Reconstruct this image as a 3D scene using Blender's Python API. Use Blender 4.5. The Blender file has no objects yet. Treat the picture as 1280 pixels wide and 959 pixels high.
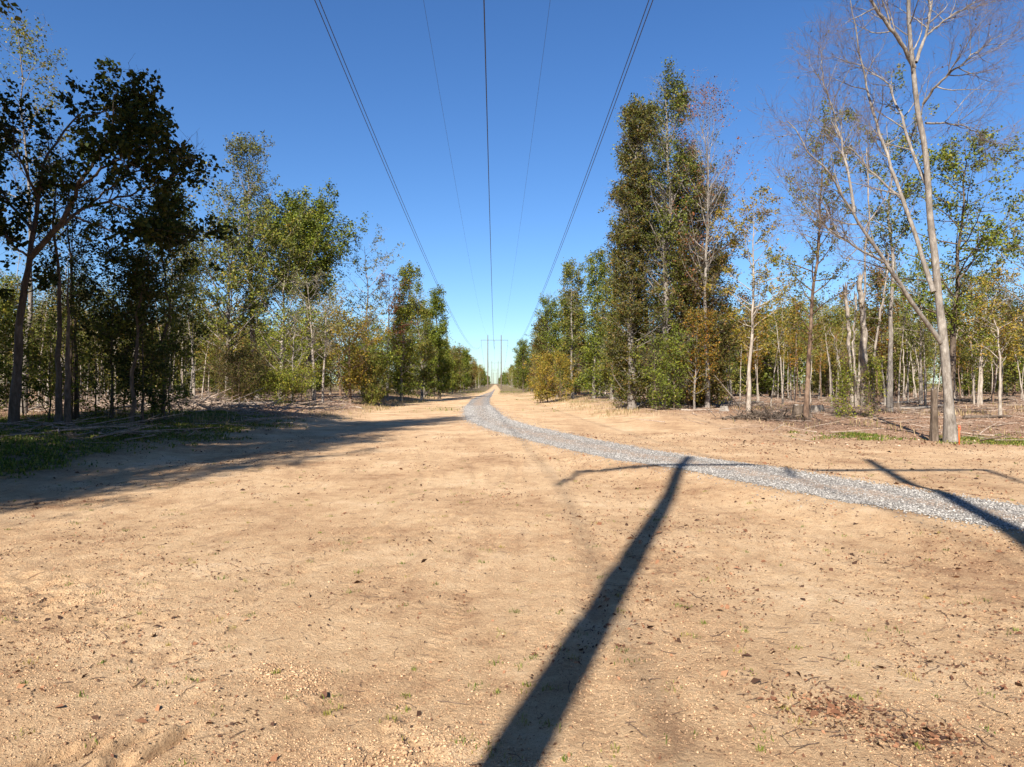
import bpy, math
import numpy as np
from mathutils import Vector

# ------------------------------------------------------------------ camera, sky, sun
SC = bpy.context.scene
COL = SC.collection
CAM_H = 2.8
cam_d = bpy.data.cameras.new("camera"); cam = bpy.data.objects.new("camera", cam_d); COL.objects.link(cam)
cam_d.sensor_width = 36; cam_d.lens = 24; cam_d.clip_start = 0.1; cam_d.clip_end = 12000
cam.location = (0, 0, CAM_H); cam.rotation_euler = (math.radians(90), 0, 0)
SC.camera = cam
SUN_AZ, SUN_EL = math.radians(18.1), math.radians(37.7)      # light travels 18 deg right of the view
SHX, SHY = math.sin(SUN_AZ), math.cos(SUN_AZ)
W = bpy.data.worlds.new("World"); SC.world = W; W.use_nodes = True
wn = W.node_tree.nodes; wl = W.node_tree.links
sky = wn.new("ShaderNodeTexSky"); sky.sky_type = 'NISHITA'; sky.sun_disc = False
sky.sun_elevation = SUN_EL; sky.sun_rotation = math.pi + SUN_AZ
sky.air_density = 1.0; sky.dust_density = 0.25; sky.ozone_density = 1.3; sky.altitude = 50
hsv = wn.new("ShaderNodeHueSaturation"); hsv.inputs['Saturation'].default_value = 1.18; hsv.inputs['Value'].default_value = 1.0
wl.new(sky.outputs[0], hsv.inputs['Color']); tint = wn.new("ShaderNodeMix"); tint.data_type = 'RGBA'; tint.blend_type = 'MULTIPLY'; tint.inputs[0].default_value = 1; tint.inputs[7].default_value = (.72, .94, 1.24, 1)
wl.new(hsv.outputs[0], tint.inputs[6]); wl.new(tint.outputs[2], wn["Background"].inputs[0]); wn["Background"].inputs[1].default_value = 0.054
sun_d = bpy.data.lights.new("sun", 'SUN'); sun = bpy.data.objects.new("sun", sun_d); COL.objects.link(sun)
sun_d.energy = 5.0; sun_d.angle = math.radians(0.53); sun_d.color = (1.0, 0.93, 0.83)
sun.rotation_euler = Vector((SHX*math.cos(SUN_EL), SHY*math.cos(SUN_EL), -math.sin(SUN_EL))).to_track_quat('-Z', 'Y').to_euler()
sun.location = (-20, -60, 60)
SC.view_settings.view_transform = 'Standard'; SC.view_settings.look = 'None'
SC.view_settings.exposure = 1.22; SC.view_settings.gamma = 1
SC.cycles.max_bounces = 5; SC.cycles.diffuse_bounces = 2; SC.cycles.glossy_bounces = 1; SC.cycles.transmission_bounces = 2
SC.cycles.caustics_reflective = False; SC.cycles.caustics_refractive = False

F = 853.3                       # focal length in pixels of the 1280-wide photograph
RNG = np.random.default_rng(7)

# ------------------------------------------------------------------ noise, terrain
def _hash(ix, iy, seed):
    h = (ix.astype(np.int64)*374761393 + iy.astype(np.int64)*668265263 + seed*1442695041) & 0xffffffff
    h = ((h ^ (h >> 13))*1274126177) & 0xffffffff
    h = (h ^ (h >> 16))
    return (h & 0xffff)/65535.0
def vn(x, y, seed=0):           # value noise, -1..1
    x = np.asarray(x, float); y = np.asarray(y, float)
    ix = np.floor(x); iy = np.floor(y); fx = x-ix; fy = y-iy
    ux = fx*fx*fx*(fx*(fx*6-15)+10); uy = fy*fy*fy*(fy*(fy*6-15)+10)
    a = _hash(ix, iy, seed); b = _hash(ix+1, iy, seed); c = _hash(ix, iy+1, seed); d = _hash(ix+1, iy+1, seed)
    return ((a*(1-ux)+b*ux)*(1-uy)+(c*(1-ux)+d*ux)*uy)*2-1
def fbm(x, y, f, n, seed=0, g=0.55):
    s = 0; a = 1; t = 0
    for k in range(n):
        co, si = math.cos(k*1.3+.4), math.sin(k*1.3+.4)
        s = s + a*vn((x*co-y*si)*f, (x*si+y*co)*f, seed+k); t += a; a *= g; f *= 2.03
    return s/t
def sstep(a, b, x):
    t = np.clip((x-a)/(b-a), 0, 1); return t*t*(3-2*t)
def cx(y): return -0.3-0.0243*(y+5.7)       # centre line of the cleared strip

# centre line of the gravel road (x as function of y) and half width
RY = np.array([-30, -12, -4, 3, 8, 11, 13.5, 17, 20, 25, 29, 34, 43, 50, 58, 67, 80, 95, 116, 150, 200, 260, 330, 600, 1500.])
RX = np.array([30, 25.5, 22, 17.5, 12.6, 10.7, 9.25, 7.75, 6.6, 4.75, 3.35, 1.8, -0.35, -1.6, -2.4, -3.0, -3.9, -4.6, -5.3, -5.9, -6.3, -7.0, -8.4, -15, -37.])
_ry = np.concatenate([np.arange(-30, 120, 1.0), np.arange(120, 1500, 10.)])
_rx = np.interp(_ry, RY, RX)
for _ in range(6):
    _rx[1:-1] = (_rx[:-2]+2*_rx[1:-1]+_rx[2:])/4
_sl = np.gradient(_rx, _ry)
def road_d(x, y):               # signed distance from the road centre line, roughly
    return (x-np.interp(y, _ry, _rx))/np.sqrt(1+np.interp(y, _ry, _sl)**2)
RHW = 1.6

GOUGES = [(-3.25, 5.20, .055, .16, .5), (-2.98, 5.26, .035, .20, .4), (-2.68, 5.30, .045, .26, .35), (-3.42, 5.12, .05, .12, .6), (-2.9, 5.02, .06, .10, .3)]
def H(x, y, fine=True):
    x = np.asarray(x, float); y = np.asarray(y, float)
    h = 0.10*fbm(x, y, 0.035, 2, 3)*sstep(3, 25, np.hypot(x, y))
    xl = x-cx(y)
    edge = 11+2*vn(y*.07, y*0+3.3, 5)
    h = h + 0.85*sstep(edge, edge+9, -xl)*sstep(12, 24, y)
    h = h + 0.65*sstep(7, 15, xl)*sstep(34, 50, y)
    h = h + 0.35*sstep(28, 60, np.abs(xl))*fbm(x, y, .03, 2, 9)
    rd = road_d(x, y)
    h = h + (0.08+.17*(1-sstep(19, 27, y))*sstep(2, 8, y))*(1-sstep(1.5, 3.7, np.abs(rd)))*(1-sstep(120, 200, y))
    if fine:
        near = 1-sstep(60, 160, np.abs(y))
        rough = 0.35+0.65*sstep(-.1, .5, fbm(x, y, .45, 3, 21))
        bl = (x+7.0-(9.7-y)*1.41)/1.73; rough = rough+1.6*np.exp(-(bl/.5)**2)*sstep(4, 5, y)*(1-sstep(11, 13, y))*sstep(-.5, .4, vn(x*1.3, y*1.3, 94))
        rough = rough*(1-.8*(1-sstep(1.5, 1.9, np.abs(rd))))
        h = h + near*(0.030*fbm(x, y, .30, 3, 11)+rough*(0.034*fbm(x*1., y*1., 1.6, 3, 31)+0.026*fbm(x, y, 6.5, 3, 41)))
        # wheel tracks pressed into the sand, with cleat marks
        for c, w, dp in ((-1.55+.05*y+.6*np.sin(y*.09), .17, .022), (.15+.05*y+.6*np.sin(y*.09), .17, .022), (-6.2+.42*y-.012*y*y, .14, .018), (-4.6+.42*y-.012*y*y, .14, .018),
                         (4.2-.10*y+.5*np.sin(y*.13), .16, .014), (5.9-.10*y+.5*np.sin(y*.13), .16, .014), (-9+.75*(y-4), .2, .02), (-10.6+.75*(y-4), .2, .02)):
            u = (x-c)/w; on = near*(.35+.65*sstep(-.3, .5, vn(y*.35, y*0+w*50+dp*900, 77)))*(1-.9*(np.abs(rd) < 2))
            h = h + on*dp*(-np.exp(-u**4)*(1+.35*np.sin(y*38+3*u))+.7*np.exp(-((np.abs(u)-1.5)/.5)**2))
        for gx, gy, wx, wy, sl in GOUGES:
            u = (x-gx)-(y-gy)*sl; v = (y-gy)
            e = np.exp(-(u/wx)**2-(v/wy)**4)
            h = h - .13*e + .045*np.exp(-((u+2.0*wx)/(wx*1.1))**2-(v/wy)**4)*(1+.6*vn(x*14, y*14, 5))
        woods = np.clip(sstep(9, 16, np.abs(xl)), 0, 1)*sstep(20, 40, y)
        h = h + woods*0.10*fbm(x, y, .5, 3, 51)
    return h

# ------------------------------------------------------------------ mesh helpers
class Acc:
    def __init__(s): s.v = []; s.q = []; s.t = []; s.a = []; s.n = 0
    def add(s, V, Q=None, T=None, A=None):
        V = np.asarray(V, np.float32).reshape(-1, 3)
        if len(V) == 0: return
        s.v.append(V)
        if Q is not None: s.q.append(np.asarray(Q, np.int64).reshape(-1, 4)+s.n)
        if T is not None: s.t.append(np.asarray(T, np.int64).reshape(-1, 3)+s.n)
        s.a.append(np.zeros(len(V), np.float32) if A is None else np.broadcast_to(np.asarray(A, np.float32), (len(V),)))
        s.n += len(V)
    def merge(s, o, M=None, off=(0, 0, 0), da=0):
        for V, A in zip(o.v, o.a): pass
        V = np.concatenate(o.v)
        if M is not None: V = V@np.asarray(M).T
        V = V+np.asarray(off)
        s.add(V, np.concatenate(o.q) if o.q else None, np.concatenate(o.t) if o.t else None, np.concatenate(o.a)+da)
    def mesh(s, name, smooth=False, mat=None):
        me = bpy.data.meshes.new(name)
        V = np.concatenate(s.v); q = np.concatenate(s.q) if s.q else np.zeros((0, 4), int); t = np.concatenate(s.t) if s.t else np.zeros((0, 3), int)
        me.vertices.add(len(V)); me.vertices.foreach_set("co", V.astype(np.float32).ravel())
        me.loops.add(q.size+t.size); me.polygons.add(len(q)+len(t))
        me.loops.foreach_set("vertex_index", np.concatenate([q.ravel(), t.ravel()]).astype(np.int32))
        me.polygons.foreach_set("loop_start", np.concatenate([np.arange(len(q))*4, q.size+np.arange(len(t))*3]).astype(np.int32))
        if smooth: me.polygons.foreach_set("use_smooth", np.ones(len(q)+len(t), bool))
        at = me.attributes.new("rnd", 'FLOAT', 'POINT'); at.data.foreach_set("value", np.concatenate(s.a).astype(np.float32))
        me.update(calc_edges=True)
        if mat: me.materials.append(mat)
        return me
def link(name, me, parent=None, loc=(0, 0, 0)):
    o = bpy.data.objects.new(name, me); COL.objects.link(o); o.location = loc
    if parent: o.parent = parent
    return o
def tag(o, label=None, cat=None, group=None, kind=None):
    if label: o["label"] = label
    if cat: o["category"] = cat
    if group: o["group"] = group
    if kind: o["kind"] = kind
    return o
def empty(name, loc, rz=0):
    o = bpy.data.objects.new(name, None); COL.objects.link(o); o.location = loc; o.rotation_euler = (0, 0, rz)
    o.empty_display_size = .3
    return o
def copy_tree(o, parent=None):
    c = o.copy(); COL.objects.link(c)
    if parent: c.parent = parent
    for ch in list(o.children): copy_tree(ch, c)
    return c
def nrm(v): return v/np.maximum(np.linalg.norm(v, axis=-1, keepdims=True), 1e-9)

def tubes(acc, P, R, S=4, A=0, cap=False):
    P = np.asarray(P, float); R = np.asarray(R, float)
    if len(P) == 0: return
    N, K, _ = P.shape
    T = nrm(np.gradient(P, axis=1))
    ref = nrm(np.cross(nrm(P[:, -1]-P[:, 0]+1e-6), np.array([.31, .83, .46])))[:, None, :]
    U = nrm(np.cross(T, np.broadcast_to(ref, T.shape))); Vv = np.cross(T, U)
    th = np.arange(S)*2*math.pi/S
    ring = U[:, :, None, :]*np.cos(th)[None, None, :, None]+Vv[:, :, None, :]*np.sin(th)[None, None, :, None]
    V = P[:, :, None, :]+ring*R[:, :, None, None]
    n = np.arange(N)[:, None, None]*K*S; k = np.arange(K-1)[None, :, None]*S; s_ = np.arange(S)[None, None, :]; s2 = (s_+1) % S
    Q = np.stack([n+k+s_, n+k+s2, n+k+S+s2, n+k+S+s_], -1).reshape(-1, 4)
    if np.ndim(A) == 1: A = np.repeat(A, K*S)
    acc.add(V.reshape(-1, 3), Q, None, A)
    if cap:
        for i in range(N):
            for kk in (0, K-1):
                ctr = P[i, kk]; r = V[i, kk]
                acc.add(np.vstack([r, ctr[None]]), None, [[j, (j+1) % S, S] for j in range(S)], 0.5)

def kids(P, R, m, t0, t1, ang, L, K, wob, up, rng, angj=.25, taper=.12, rk=.7, rl=.02, lenfn=None, minr=.004, outward=0):
    """grow m children on every parent path"""
    N, KP, _ = P.shape
    j = np.tile(np.arange(m), N); i = np.repeat(np.arange(N), m)
    t = t0+(t1-t0)*np.clip((j+rng.random(N*m))/m, 0, 1)
    f = t*(KP-1); k0 = np.minimum(f.astype(int), KP-2); fr = (f-k0)[:, None]
    pos = P[i, k0]*(1-fr)+P[i, k0+1]*fr
    T = nrm(P[i, k0+1]-P[i, k0]); r0 = (R[i, k0]*(1-fr[:, 0])+R[i, k0+1]*fr[:, 0])
    a = np.cross(T, [0.12, .95, .2]); a = nrm(a); b = np.cross(T, a)
    az = (j*2.39996+rng.random(N)[i]*6.28+rng.normal(0, .5, N*m))[:, None]
    an = (ang+rng.normal(0, angj, N*m))[:, None]
    d = T*np.cos(an)+(a*np.cos(az)+b*np.sin(az))*np.sin(an)
    plen = np.linalg.norm(np.diff(P, axis=1), axis=2).sum(1)[i]
    ll = (L if L > 0 else -L*plen)*rng.uniform(.6, 1.25, N*m)
    if lenfn is not None: ll = ll*lenfn(t)
    pts = [pos]; step = (ll/(K-1))[:, None]
    for k in range(K-1):
        d = nrm(d+rng.normal(0, wob, (N*m, 3))+np.array([0, 0, up]))
        pts.append(pts[-1]+d*step)
    Pc = np.stack(pts, 1)
    rb = np.maximum(np.minimum(r0*rk, rl*ll), minr)[:, None]
    tt = np.linspace(0, 1, K)[None]
    Rc = np.maximum(rb*(1-tt*(1-taper)), minr*.7)
    return Pc, Rc

def leaves(acc, P, q, size, spread, rng, aspect=.62, flat=.3, t0=.15, a_noise=.35, droop=0, keep=None):
    spread = spread*.62
    """q leaf quads along each twig path"""
    if keep is not None:
        P = P[keep]
    N, K, _ = P.shape
    if N == 0: return
    M = N*q; i = np.repeat(np.arange(N), q)
    f = rng.uniform(t0, 1, M)*(K-1); k0 = np.minimum(f.astype(int), K-2); fr = (f-k0)[:, None]
    c = P[i, k0]*(1-fr)+P[i, k0+1]*fr+rng.normal(0, spread, (M, 3))
    c[:, 2] -= droop*rng.random(M)
    s = size*rng.uniform(.55, 1.25, M)[:, None]
    a = rng.normal(0, 1, (M, 3)); a[:, 2] = a[:, 2]*.7-.35; a = nrm(a)
    n = rng.normal(0, 1, (M, 3)); n[:, 2] += flat*2; b = nrm(np.cross(n, a))
    nn = np.cross(a, b)
    w = s*aspect*.5
    V = np.stack([c-a*s*.5, c+b*w-a*s*.08+nn*s*.08, c+a*s*.5, c-b*w-a*s*.08+nn*s*.08], 1)
    Q = np.arange(M*4).reshape(M, 4)
    cl = rng.random(N)[i]
    A = np.clip(.5+(cl-.5)*a_noise*1.6+(rng.random(M)-.5)*.7, 0, 1)
    acc.add(V.reshape(-1, 3), Q, None, np.repeat(A, 4))

# ------------------------------------------------------------------ materials
def newmat(name):
    m = bpy.data.materials.new(name); m.use_nodes = True
    nt = m.node_tree; nt.nodes.clear()
    out = nt.nodes.new("ShaderNodeOutputMaterial")
    return m, nt, out
def ramp(nt, cols, fac, pos=None):
    r = nt.nodes.new("ShaderNodeValToRGB"); e = r.color_ramp.elements
    pos = pos or [i/(len(cols)-1) for i in range(len(cols))]
    e[0].position = pos[0]; e[0].color = (*cols[0], 1); e[1].position = pos[-1]; e[1].color = (*cols[-1], 1)
    for p, c in zip(pos[1:-1], cols[1:-1]):
        n = e.new(p); n.color = (*c, 1)
    nt.links.new(fac, r.inputs[0]); return r.outputs[0]
def noise(nt, scale, detail=4, vec=None, rough=.6, dist=0):
    n = nt.nodes.new("ShaderNodeTexNoise"); n.inputs['Scale'].default_value = scale; n.inputs['Detail'].default_value = detail
    n.inputs['Roughness'].default_value = rough; n.inputs['Distortion'].default_value = dist
    if vec is not None: nt.links.new(vec, n.inputs['Vector'])
    return n.outputs[0]
def coord(nt, obj=False, scale=(1, 1, 1)):
    if obj:
        c = nt.nodes.new("ShaderNodeTexCoord").outputs['Object']
    else:
        c = nt.nodes.new("ShaderNodeNewGeometry").outputs['Position']
    mp = nt.nodes.new("ShaderNodeMapping"); mp.inputs['Scale'].default_value = scale
    nt.links.new(c, mp.inputs['Vector']); return mp.outputs[0]
def mixc(nt, fac, a, b, mode='MIX'):
    n = nt.nodes.new("ShaderNodeMix"); n.data_type = 'RGBA'; n.blend_type = mode
    for s, v in ((n.inputs[0], fac), (n.inputs[6], a), (n.inputs[7], b)):
        if isinstance(v, (int, float)): s.default_value = v
        elif isinstance(v, tuple): s.default_value = (*v, 1)
        else: nt.links.new(v, s)
    return n.outputs[2]
def math_(nt, op, a, b=0.0, clamp=False):
    n = nt.nodes.new("ShaderNodeMath"); n.operation = op; n.use_clamp = clamp
    for s, v in ((n.inputs[0], a), (n.inputs[1], b)):
        if isinstance(v, (int, float)): s.default_value = v
        else: nt.links.new(v, s)
    return n.outputs[0]
def attr(nt, name):
    a = nt.nodes.new("ShaderNodeAttribute"); a.attribute_name = name; return a
def bump(nt, h, strength, dist):
    b = nt.nodes.new("ShaderNodeBump"); b.inputs['Strength'].default_value = strength; b.inputs['Distance'].default_value = dist
    nt.links.new(h, b.inputs['Height']); return b.outputs[0]
def princ(nt, out, col, rough=.9, normal=None, spec=.2):
    p = nt.nodes.new("ShaderNodeBsdfPrincipled"); p.inputs['Roughness'].default_value = rough
    p.inputs['Specular IOR Level'].default_value = spec
    if isinstance(col, tuple): p.inputs['Base Color'].default_value = (*col, 1)
    else: nt.links.new(col, p.inputs['Base Color'])
    if normal is not None: nt.links.new(normal, p.inputs['Normal'])
    nt.links.new(p.outputs[0], out.inputs[0]); return p

def leaf_mat(name, cols, trans=.24, hue_var=True):
    m, nt, out = newmat(name)
    a = attr(nt, "rnd").outputs['Fac']
    oi = nt.nodes.new("ShaderNodeObjectInfo").outputs['Random']
    f = math_(nt, 'ADD', a, math_(nt, 'MULTIPLY', math_(nt, 'SUBTRACT', oi, .5), .22), True)
    c = ramp(nt, cols, f)
    d = nt.nodes.new("ShaderNodeBsdfDiffuse"); t = nt.nodes.new("ShaderNodeBsdfTranslucent")
    g = nt.nodes.new("ShaderNodeBsdfGlossy"); g.inputs['Roughness'].default_value = .5; g.inputs['Color'].default_value = (.5, .5, .5, 1)
    nt.links.new(c, d.inputs[0]); nt.links.new(c, t.inputs[0])
    mx = nt.nodes.new("ShaderNodeMixShader"); mx.inputs[0].default_value = trans
    nt.links.new(d.outputs[0], mx.inputs[1]); nt.links.new(t.outputs[0], mx.inputs[2])
    m2 = nt.nodes.new("ShaderNodeMixShader"); m2.inputs[0].default_value = .02
    nt.links.new(mx.outputs[0], m2.inputs[1]); nt.links.new(g.outputs[0], m2.inputs[2])
    nt.links.new(m2.outputs[0], out.inputs[0]); return m
def bark_mat(name, c1, c2, c3, sc=1.0):
    m, nt, out = newmat(name)
    v = coord(nt, True, (6*sc, 6*sc, 1.6*sc)); n = noise(nt, 1.6, 6, v, .7, .4)
    v2 = coord(nt, True, (1, 1, .6)); n2 = noise(nt, 2.2, 5, v2, .7)
    f = math_(nt, 'ADD', math_(nt, 'MULTIPLY', n, .5), math_(nt, 'MULTIPLY', n2, .5))
    c = ramp(nt, [c1, c2, c3], f, [.36, .5, .64])
    princ(nt, out, c, .9, bump(nt, n, .8, .03)); return m

LM = {
 'olive':  leaf_mat("leaves_olive", [(0.048, 0.059, 0.011), (0.094, 0.12, 0.018), (0.164, 0.169, 0.025), (0.266, 0.19, 0.039)]),
 'green':  leaf_mat("leaves_green", [(0.054, 0.071, 0.01), (0.105, 0.136, 0.016), (0.167, 0.194, 0.023), (0.264, 0.22, 0.032)]),
 'bright': leaf_mat("leaves_bright_green", [(0.082, 0.109, 0.013), (0.157, 0.188, 0.021), (0.232, 0.243, 0.029), (0.331, 0.255, 0.039)]),
 'dark':   leaf_mat("leaves_dark_green", [(0.014, 0.022, 0.006), (0.028, 0.044, 0.008), (0.049, 0.064, 0.012), (0.116, 0.093, 0.018)], .2),
 'brown':  leaf_mat("leaves_russet_green", [(0.044, 0.055, 0.013), (0.083, 0.087, 0.017), (0.137, 0.106, 0.024), (0.186, 0.092, 0.029)]),
 'yellow': leaf_mat("leaves_yellow_green", [(0.095, 0.104, 0.014), (0.17, 0.152, 0.018), (0.271, 0.194, 0.028), (0.352, 0.206, 0.033)]),
 'red':    leaf_mat("leaves_red_brown", [(0.06, 0.049, 0.015), (0.122, 0.06, 0.022), (0.203, 0.073, 0.028), (0.297, 0.109, 0.043)]),
 'grey':   leaf_mat("leaves_grey_green", [(0.065, 0.077, 0.024), (0.112, 0.119, 0.033), (0.158, 0.16, 0.048), (0.224, 0.183, 0.064)]),
 'autumn': leaf_mat("leaves_gold_mixed", [(0.067, 0.079, 0.011), (0.149, 0.122, 0.017), (0.271, 0.146, 0.018), (0.325, 0.109, 0.024)]),
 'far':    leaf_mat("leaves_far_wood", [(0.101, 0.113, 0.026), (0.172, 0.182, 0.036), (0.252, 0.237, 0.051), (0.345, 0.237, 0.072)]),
}
BK = {
 'grey':  bark_mat("bark_grey", (.09, .075, .062), (.19, .165, .14), (.34, .31, .27)),
 'pale':  bark_mat("bark_pale", (.16, .13, .10), (.29, .245, .20), (.46, .41, .345)),
 'dark':  bark_mat("bark_dark", (.05, .036, .026), (.10, .075, .055), (.19, .15, .12)),
 'twig':  bark_mat("bark_mauve_grey", (.085, .058, .055), (.15, .11, .10), (.24, .19, .175)),
 'brown': bark_mat("bark_brown", (.09, .055, .035), (.17, .11, .075), (.28, .20, .14)),
}

# ------------------------------------------------------------------ ground sheet
def grow_axis(start, step, ratio, end):
    out = []; x = start
    while x < end: step *= ratio; x += step; out.append(x)
    return out
xp = list(np.arange(0, 5.5, .03)); xp += grow_axis(xp[-1], .03, 1.022, 6000)
xs = np.array([-v for v in xp[:0:-1]]+xp)
ys = list(np.arange(3.2, 8, .03)); y = ys[-1]
while y < 9000:
    y += min(max(.03, y*y/2300), .06*y+.0) if y < 400 else .08*y
    ys.append(y)
neg = grow_axis(0, .06, 1.12, 700)
ys = np.array([3.2-v for v in neg[::-1]]+ys)
print("ground grid", len(xs), len(ys))
XX, YY = np.meshgrid(xs, ys)
HH = H(XX, YY)
nx_, ny_ = len(xs), len(ys)
idx = np.arange(nx_*ny_).reshape(ny_, nx_)
Q = np.stack([idx[:-1, :-1], idx[:-1, 1:], idx[1:, 1:], idx[1:, :-1]], -1).reshape(-1, 4)
acc = Acc(); acc.add(np.stack([XX, YY, HH], -1).reshape(-1, 3), Q)
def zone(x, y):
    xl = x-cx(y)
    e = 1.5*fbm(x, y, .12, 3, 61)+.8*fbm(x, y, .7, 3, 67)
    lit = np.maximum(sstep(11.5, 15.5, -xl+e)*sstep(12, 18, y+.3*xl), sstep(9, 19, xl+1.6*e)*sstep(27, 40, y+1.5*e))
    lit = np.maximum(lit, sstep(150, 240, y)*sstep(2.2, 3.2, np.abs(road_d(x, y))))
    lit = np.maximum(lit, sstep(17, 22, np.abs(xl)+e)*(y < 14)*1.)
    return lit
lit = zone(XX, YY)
def grass_zone(x, y):
    xl = x-cx(y); e = 1.6*fbm(x, y, .25, 3, 71)+1.2*fbm(x, y, .9, 2, 72)
    g = sstep(11.8, 14.5, -xl+e)*(1-sstep(22, 27, -xl+e))*sstep(17, 21, y)*(1-sstep(40, 50, y+e*3))
    g2 = (np.exp(-((x-17.2+e*.5)/2.2)**4-((y-35.6+e*.8)/1.5)**4)+np.exp(-((x-26.)/4.6)**4-((y-33.5+e*.8)/2.4)**4))*sstep(-.45, .3, vn(x*.8, y*1.1, 74)+.3*vn(x*2.7, y*3, 75))
    g3 = .8*sstep(.25, .6, fbm(x, y, .16, 2, 77))*sstep(60, 90, y)*(1-sstep(0, 4, 5-np.abs(xl)))
    g4 = sstep(140, 260, y)*sstep(2, 3, np.abs(road_d(x, y)))*.8
    g5 = np.exp(-((x-9.5)/7.)**4-((y-88)/5)**4)*.8*sstep(-.2, .2, fbm(x, y, .3, 2, 79))
    return np.clip(np.maximum.reduce([g, g2, g3, g4, g5]), 0, 1)
gz = grass_zone(XX, YY)
me = acc.mesh("ground", True)
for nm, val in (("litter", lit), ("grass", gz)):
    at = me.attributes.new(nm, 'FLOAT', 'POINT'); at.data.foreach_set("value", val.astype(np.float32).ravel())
m, nt, out = newmat("sandy_ground")
p = coord(nt)
n1 = noise(nt, .35, 5, p, .6); n2 = noise(nt, 2.6, 6, p, .65); n3 = noise(nt, 22, 6, p, .7); n4 = noise(nt, 90, 4, p, .7)
f = math_(nt, 'ADD', math_(nt, 'MULTIPLY', n1, .45), math_(nt, 'ADD', math_(nt, 'MULTIPLY', n2, .3), math_(nt, 'MULTIPLY', n3, .25)))
sand = ramp(nt, [(.31, .180, .100), (.49, .322, .182), (.60, .418, .248), (.67, .50, .325)], f, [.38, .465, .545, .64])
spk = ramp(nt, [(.30, .22, .18), (1, 1, 1)], n4, [.34, .45])
sand = mixc(nt, .75, sand, spk, 'MULTIPLY')
n5 = noise(nt, .8, 8, coord(nt, scale=(1.5, .45, 1)), .75, .8)
st = ramp(nt, [(0, 0, 0), (1, 1, 1)], n5, [.55, .70])
sand = mixc(nt, math_(nt, 'MULTIPLY', st, .6), sand, (.24, .14, .083))
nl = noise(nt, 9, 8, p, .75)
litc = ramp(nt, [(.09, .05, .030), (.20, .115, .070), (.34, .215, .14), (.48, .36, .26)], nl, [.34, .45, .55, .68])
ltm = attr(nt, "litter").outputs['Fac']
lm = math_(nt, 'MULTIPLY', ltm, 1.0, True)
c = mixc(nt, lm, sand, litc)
gc = ramp(nt, [(.030, .050, .012), (.07, .095, .025), (.17, .15, .06)], nl, [.35, .5, .66])
gm = math_(nt, 'MULTIPLY', attr(nt, "grass").outputs['Fac'], ramp(nt, [(.15, .15, .15), (1, 1, 1)], n2, [.4, .58]), True)
c = mixc(nt, gm, c, gc)
hgt = math_(nt, 'ADD', math_(nt, 'MULTIPLY', n3, 1.0), math_(nt, 'MULTIPLY', n4, .35))
princ(nt, out, c, .95, bump(nt, hgt, 1.0, .06), .1)
me.materials.append(m)
tag(link("ground", me), kind='structure')
GM = m

# ------------------------------------------------------------------ gravel road sheet + stones
yy = np.concatenate([np.arange(-25, 70, .25), np.arange(70, 240, 1.2), np.arange(240, 340, 5.)])
K = 19
u = np.linspace(-1, 1, K)
cxr = np.interp(yy, _ry, _rx); sl = np.interp(yy, _ry, _sl); nl_ = 1/np.sqrt(1+sl**2)
hw = (RHW+.16*vn(yy*.9, yy*0+1, 3)+.10*vn(yy*3.1, yy*0+2, 4))
hwl = hw; hwr = (RHW+.16*vn(yy*.8, yy*0+7, 5)+.10*vn(yy*3.3, yy*0+9, 6))
hwy = (1-.75*sstep(120, 260, yy))
hw = hw; nar = 1-.16*(1-sstep(14, 24, yy)); hwl = hwl*nar; hwr = hwr*nar
off = np.where(u[None] < 0, u[None]*hwl[:, None], u[None]*hwr[:, None])*hwy[:, None]
RXg = cxr[:, None]+off*nl_[:, None]; RYg = yy[:, None]-off*(sl*nl_)[:, None]
RZg = H(RXg, RYg, True)+.018-.03*(np.abs(u[None]) > .98)+.01*fbm(RXg, RYg, 3, 2, 8)
idx = np.arange(RXg.size).reshape(RXg.shape)
Q = np.stack([idx[:-1, :-1], idx[:-1, 1:], idx[1:, 1:], idx[1:, :-1]], -1).reshape(-1, 4)
acc = Acc(); acc.add(np.stack([RXg, RYg, RZg], -1).reshape(-1, 3), Q, None, np.tile(u, (len(yy), 1)).ravel())
m, nt, out = newmat("gravel_bed")
p = coord(nt)
vo = nt.nodes.new("ShaderNodeTexVoronoi"); vo.inputs['Scale'].default_value = 22; nt.links.new(p, vo.inputs['Vector'])
sep = nt.nodes.new("ShaderNodeSeparateColor"); nt.links.new(vo.outputs['Color'], sep.inputs[0])
gcol = ramp(nt, [(.09, .083, .078), (.18, .165, .15), (.26, .24, .215), (.36, .335, .30)], sep.outputs[0])
ua = math_(nt, 'ABSOLUTE', math_(nt, 'ADD', attr(nt, "rnd").outputs['Fac'], .05))
nn_ = noise(nt, 1.3, 5, p, .7)
wear = math_(nt, 'SUBTRACT', math_(nt, 'ADD', nn_, .02), math_(nt, 'MULTIPLY', ua, .42))
wearm = ramp(nt, [(0, 0, 0), (1, 1, 1)], wear, [.30, .46])
sn = noise(nt, 25, 5, p, .7)
sandc = ramp(nt, [(.27, .17, .10), (.44, .31, .20)], sn, [.35, .65])
c = mixc(nt, math_(nt, 'MULTIPLY', wearm, .45), gcol, sandc)
princ(nt, out, c, .9, bump(nt, vo.outputs['Distance'], -.8, .03), .2)
tag(link("gravel_road", acc.mesh("gravel_road", True, m)), kind='structure')

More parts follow.
